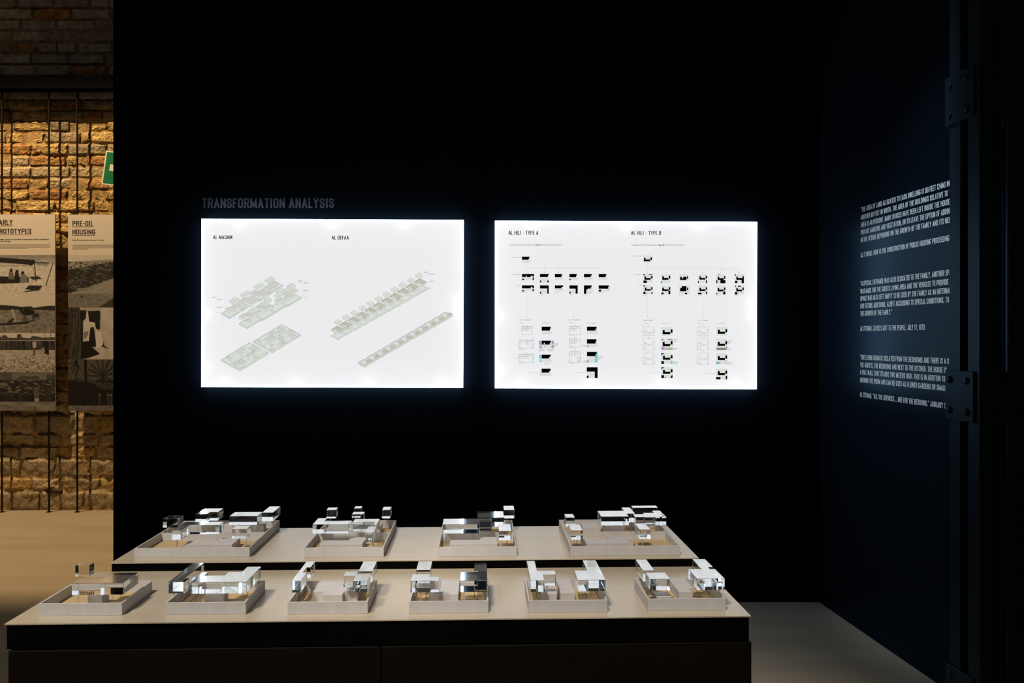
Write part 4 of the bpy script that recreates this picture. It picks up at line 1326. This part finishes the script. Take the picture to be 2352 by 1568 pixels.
def snap(vals, tol):
    s = sorted(set(vals))
    groups, cur = [], [s[0]]
    for v in s[1:]:
        if v - cur[-1] < tol: cur.append(v)
        else:
            groups.append(cur)
            cur = [v]
    groups.append(cur)
    mp = {}
    for g in groups:
        m_ = sum(g) / len(g)
        for v in g: mp[v] = m_
    return mp


def clean(poly, tol=.0075):
    """snaps a nearly rectilinear outline to the table's axes"""
    us, vs = snap([p[0] for p in poly], tol), snap([p[1] for p in poly], tol)
    out = []
    for p in poly:
        q = (us[p[0]], vs[p[1]])
        if not out or (abs(q[0] - out[-1][0]) + abs(q[1] - out[-1][1])) > 1e-6: out.append(q)
    # remaining slanted edges become steps
    fin = []
    n = len(out)
    for i in range(n):
        a, b = out[i], out[(i + 1) % n]
        fin.append(a)
        if abs(a[0] - b[0]) > 1e-6 and abs(a[1] - b[1]) > 1e-6:
            fin.append((a[0], b[1]) if abs(a[0] - b[0]) < abs(a[1] - b[1]) else (b[0], a[1]))
    # drop collinear points
    res = []
    n = len(fin)
    for i in range(n):
        a, b, c = fin[i - 1], fin[i], fin[(i + 1) % n]
        if abs((b[0] - a[0]) * (c[1] - a[1]) - (b[1] - a[1]) * (c[0] - a[0])) > 1e-9: res.append(b)
    return res


def inside(poly, x, y):
    c = False
    n = len(poly)
    for i in range(n):
        (xa, ya), (xb, yb) = poly[i], poly[(i + 1) % n]
        if (ya > y) != (yb > y) and x < (xb - xa) * (y - ya) / (yb - ya) + xa: c = not c
    return c


WT = .0042


def model(name_label, o, sc, z0, wall_h, outer, part, houses, blocks):
    def pt(p, z): return uv(o[0] + p[0] / sc, o[1] + p[1] / sc, z)
    zt_ = z0 + wall_h
    FL, FR = pt(outer['FL'], zt_), pt(outer['FR'], zt_)
    v0 = (FL[1] + FR[1]) / 2
    u0, u1 = FL[0], FR[0]
    if 'RR' in outer: v1 = pt(outer['RR'], zt_)[1]
    else: v1 = pt(outer['RL'], zt_)[1]
    base = org + U * ((u0 + u1) / 2) + Vv * ((v0 + v1) / 2) + Vector((0, 0, z0 + .0003))
    mo = empty('house_model', name_label, 'model', base, TH, group='white courtyard house models with clear acrylic blocks')
    cu, cv = (u0 + u1) / 2, (v0 + v1) / 2

    def loc(q): return (q[0] - cu, q[1] - cv)
    a0, a1, c0, c1_ = u0 - cu, u1 - cu, v0 - cv, v1 - cv
    # floor and perimeter wall
    MB().box(a0 + WT, a1 - WT, c0 + WT, c1_ - WT, 0.0, .0022).build('plot_floor', M['plot'], mo)
    mb = MB()
    ring_o = [(a0, c0), (a1, c0), (a1, c1_), (a0, c1_)]
    ring_i = [(a0 + WT, c0 + WT), (a1 - WT, c0 + WT), (a1 - WT, c1_ - WT), (a0 + WT, c1_ - WT)]
    v = [(x, y, 0) for x, y in ring_o] + [(x, y, 0) for x, y in ring_i] + [(x, y, wall_h) for x, y in ring_o] + [(x, y, wall_h) for x, y in ring_i]
    f = []
    for i in range(4):
        j_ = (i + 1) % 4
        f += [(i, j_, 8 + j_, 8 + i), (4 + j_, 4 + i, 12 + i, 12 + j_), (8 + i, 8 + j_, 12 + j_, 12 + i), (i, 4 + i, 4 + j_, j_)]
    mb.add(v, f).build('perimeter_wall', M['plaster'], mo, bevel=.0004)
    if part is not None:
        pv = pt((outer['FL'][0], part), zt_)[1] - cv
        MB().box(a0 + WT, a1 - WT, pv, pv + WT, .0022, wall_h - .0006).build('partition_wall', M['plaster'], mo)
    for h in houses:
        zh = wall_h - .0015
        P = clean([pt(q, z0 + zh) for q in h], .006)
        P = [loc(q) for q in P]
        P = [(min(max(x, a0 + WT + .001), a1 - WT - .001), min(max(y, c0 + WT + .001), c1_ - WT - .001)) for x, y in P]
        MB().prism(P, .0022, zh).build('house_block', M['plaster'], mo, bevel=.0004)
    TOP, THK = .0750, .0290
    for b in blocks:
        P = [loc(q) for q in clean([pt(q, z0 + TOP) for q in b])]
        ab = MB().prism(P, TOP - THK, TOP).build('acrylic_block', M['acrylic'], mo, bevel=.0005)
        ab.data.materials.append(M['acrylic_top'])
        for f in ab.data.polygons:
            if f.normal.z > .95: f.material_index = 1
        # rods near the corners, engraved outline below
        n = len(P)
        ccx, ccy = sum(p[0] for p in P) / n, sum(p[1] for p in P) / n
        used = []
        for (x, y) in P:
            best = None
            for dx in (-.011, .011):
                for dy in (-.011, .011):
                    if inside(P, x + dx, y + dy) and inside(P, x + dx * 1.5, y + dy * .5) and inside(P, x + dx * .5, y + dy * 1.5): best = (x + dx, y + dy)
            if best is None: continue
            if any((best[0] - q[0]) ** 2 + (best[1] - q[1]) ** 2 < .03 ** 2 for q in used): continue
            if len(used) >= 4: break
            # stays within the plot
            if not (a0 + WT < best[0] < a1 - WT and c0 + WT < best[1] < c1_ - WT): continue
            used.append(best)
            MB().cyl(best, .0016, .0022, TOP - THK, 8).build('support_rod', M['acrylic'], mo)
        mb = MB()
        for i in range(n):
            (xa, ya), (xb, yb) = P[i], P[(i + 1) % n]
            xa, xb = [min(max(t, a0 + WT + .003), a1 - WT - .003) for t in (xa, xb)]
            ya, yb = [min(max(t, c0 + WT + .003), c1_ - WT - .003) for t in (ya, yb)]
            if abs(xa - xb) + abs(ya - yb) < .004: continue
            e_ = .0007
            mb.box(min(xa, xb) - e_, max(xa, xb) + e_, min(ya, yb) - e_, max(ya, yb) + e_, .0022, .0027)
        if mb.v: mb.build('engraved_outline', M['groove'], mo)
    return mo


def rc(x0, y0, x1, xr1, y1, xr0):
    """top face: front edge x0..x1 at y0, back edge xr0..xr1 at y1"""
    return [(x0, y0), (x1, y0), (xr1, y1), (xr0, y1)]


HU, HF = .0285, .0302
S5, S7 = 5.88, 7.84
model('leftmost model of the upper tier, widest plot with six clear blocks floating above', (280, 1130), S5, ZU, HU, dict(FL=(180, 752), FR=(1718, 752), RR=(2160, 378)), 552,
      [[(840, 710), (1485, 710), (1600, 615), (1365, 615), (1320, 655), (915, 655)], [(800, 448), (1885, 460), (1955, 410), (860, 408)]],
      [rc(560, 358, 765, 822, 312, 630), [(988, 297), (1143, 297), (1195, 268), (1298, 268), (1368, 220), (1122, 220)], rc(1448, 324, 1822, 1900, 267, 1535), rc(1890, 277, 2038, 2140, 192, 1998),
       [(690, 515), (812, 515), (917, 442), (1318, 442), (1368, 403), (850, 403)], rc(1485, 497, 1682, 1742, 453, 1545)])
model('second model from the left on the upper tier, with four small cubes along its back', (660, 1130), S5, ZU, HU, dict(FL=(228, 748), FR=(1300, 748), RR=(1505, 378)), 552,
      [[(440, 706), (1010, 706), (1062, 610), (860, 610), (830, 650), (480, 650)], rc(530, 490, 1245, 1285, 412, 590)],
      [rc(530, 240, 660, 677, 208, 552), rc(900, 220, 995, 1012, 190, 918), rc(870, 298, 1022, 1052, 266, 895), rc(1278, 240, 1385, 1410, 198, 1302),
       [(345, 435), (825, 435), (855, 392), (500, 392), (540, 352), (415, 352)], [(885, 404), (1175, 404), (1165, 440), (1205, 440), (1250, 362), (915, 362)],
       [(1055, 545), (1162, 545), (1207, 465), (1092, 465)]])
model('third model from the left on the upper tier, long bar of clear acrylic half lit', (960, 1130), S7, ZU, HU, dict(FL=(358, 988), FR=(1780, 984), RR=(1740, 500)), 735,
      [[(570, 935), (1425, 935), (1428, 808), (1122, 808), (1105, 858), (585, 858)], rc(590, 690, 1330, 1332, 610, 600)],
      [[(440, 578), (1100, 578), (1106, 530), (1333, 530), (1335, 478), (462, 478)], rc(1062, 460, 1548, 1541, 346, 1075), rc(1543, 320, 1732, 1728, 246, 1540), rc(1450, 697, 1675, 1671, 576, 1450)])
model('rightmost upper tier model, six clear blocks with a stepped pair at its back right', (1240, 1130), S5, ZU, HU, dict(FL=(412, 733), FR=(1893, 722), RL=(285, 372)), 537,
      [[(575, 690), (1200, 690), (1172, 632), (1265, 632), (1245, 597), (910, 597), (932, 632), (552, 632)], rc(575, 480, 805, 762, 405, 545), rc(870, 452, 1140, 1112, 400, 850)],
      [rc(345, 342, 468, 452, 295, 333), rc(410, 517, 575, 545, 437, 392), [(820, 330), (1190, 330), (1172, 290), (1277, 290), (1222, 207), (1113, 207), (1140, 253), (783, 253)], rc(1255, 210, 1590, 1573, 183, 1235),
       [(1285, 335), (1705, 335), (1625, 250), (1518, 250), (1540, 280), (1393, 280), (1405, 298), (1265, 298)], rc(1335, 505, 1480, 1432, 422, 1290)])
model('leftmost model of the lower tier, unlit clear blocks with one small cube set high', (0, 1260), S5, ZF, HF, dict(FL=(515, 745), FR=(1648, 733), RR=(2087, 432)), None,
      [rc(1190, 640, 1380, 1470, 575, 1280)],
      [rc(1015, 222, 1200, 1280, 185, 1087), [(985, 465), (1660, 465), (1865, 322), (1490, 322), (1410, 378), (1110, 378)]])
model('second lower tier model from the left, long bar beside a stepped glowing block', (340, 1270), 7.35, ZF, HF, dict(FL=(290, 838), FR=(1650, 826), RR=(2020, 458)), None,
      [rc(945, 712, 1272, 1362, 640, 1035)],
      [[(340, 487), (618, 487), (700, 425), (640, 425), (928, 165), (762, 165)], [(720, 487), (1650, 487), (1912, 228), (1680, 228), (1585, 320), (1355, 320), (1298, 378), (955, 378), (1018, 320), (922, 320)]])
model('third lower tier model from the left, notched bar facing three joined blocks', (620, 1270), S7, ZF, HF, dict(FL=(318, 883), FR=(1760, 873), RR=(1950, 487)), None,
      [[(770, 690), (990, 690), (950, 752), (1298, 752), (1342, 688), (1572, 688), (1690, 482), (905, 482)]],
      [[(362, 502), (550, 502), (685, 350), (588, 350), (665, 258), (722, 258), (812, 150), (680, 150)],
       [(1322, 405), (1542, 405), (1585, 332), (1835, 332), (1935, 148), (1697, 148), (1590, 332), (1365, 332)], rc(1485, 505, 1745, 1820, 378, 1565)])
model('fourth model from the left on the lower tier, square block and L-shaped grey block above', (900, 1270), S7, ZF, HF, dict(FL=(305, 870), FR=(1740, 858), RR=(1735, 466)), None,
      [rc(870, 740, 1205, 1215, 465, 895), rc(655, 752, 868, 880, 640, 690)],
      [rc(432, 305, 688, 735, 147, 485), [(335, 500), (850, 500), (860, 427), (692, 427), (702, 380), (368, 380)], [(1218, 495), (1697, 495), (1728, 172), (1488, 172), (1480, 317), (1552, 317), (1550, 340), (1242, 340)]])
model('fifth model from the left on the lower tier, two glowing branched blocks facing each other', (1160, 1270), S7, ZF, HF, dict(FL=(422, 858), FR=(1845, 846), RL=(385, 462)), None,
      [rc(935, 722, 1262, 1242, 455, 915), rc(640, 735, 930, 915, 640, 640)],
      [[(445, 495), (600, 495), (605, 490), (705, 490), (690, 385), (912, 385), (905, 317), (583, 317), (557, 140), (400, 140)], [(1308, 482), (1800, 482), (1645, 130), (1403, 130), (1468, 312), (1246, 312)]])
model('rightmost model of the lower tier, slanting clear bar left and bright cross-shaped block right', (1420, 1270), 7.35, ZF, HF, dict(FL=(500, 778), FR=(1815, 760), RL=(288, 415)), None,
      [[(905, 655), (1225, 655), (1180, 595), (1260, 595), (1180, 405), (830, 405)], rc(640, 740, 890, 850, 650, 600)],
      [rc(410, 293, 598, 490, 108, 302), rc(520, 437, 868, 800, 330, 470), [(1325, 430), (1785, 430), (1640, 267), (1545, 267), (1520, 237), (1600, 237), (1475, 100), (1257, 100), (1398, 268), (1190, 268)]])
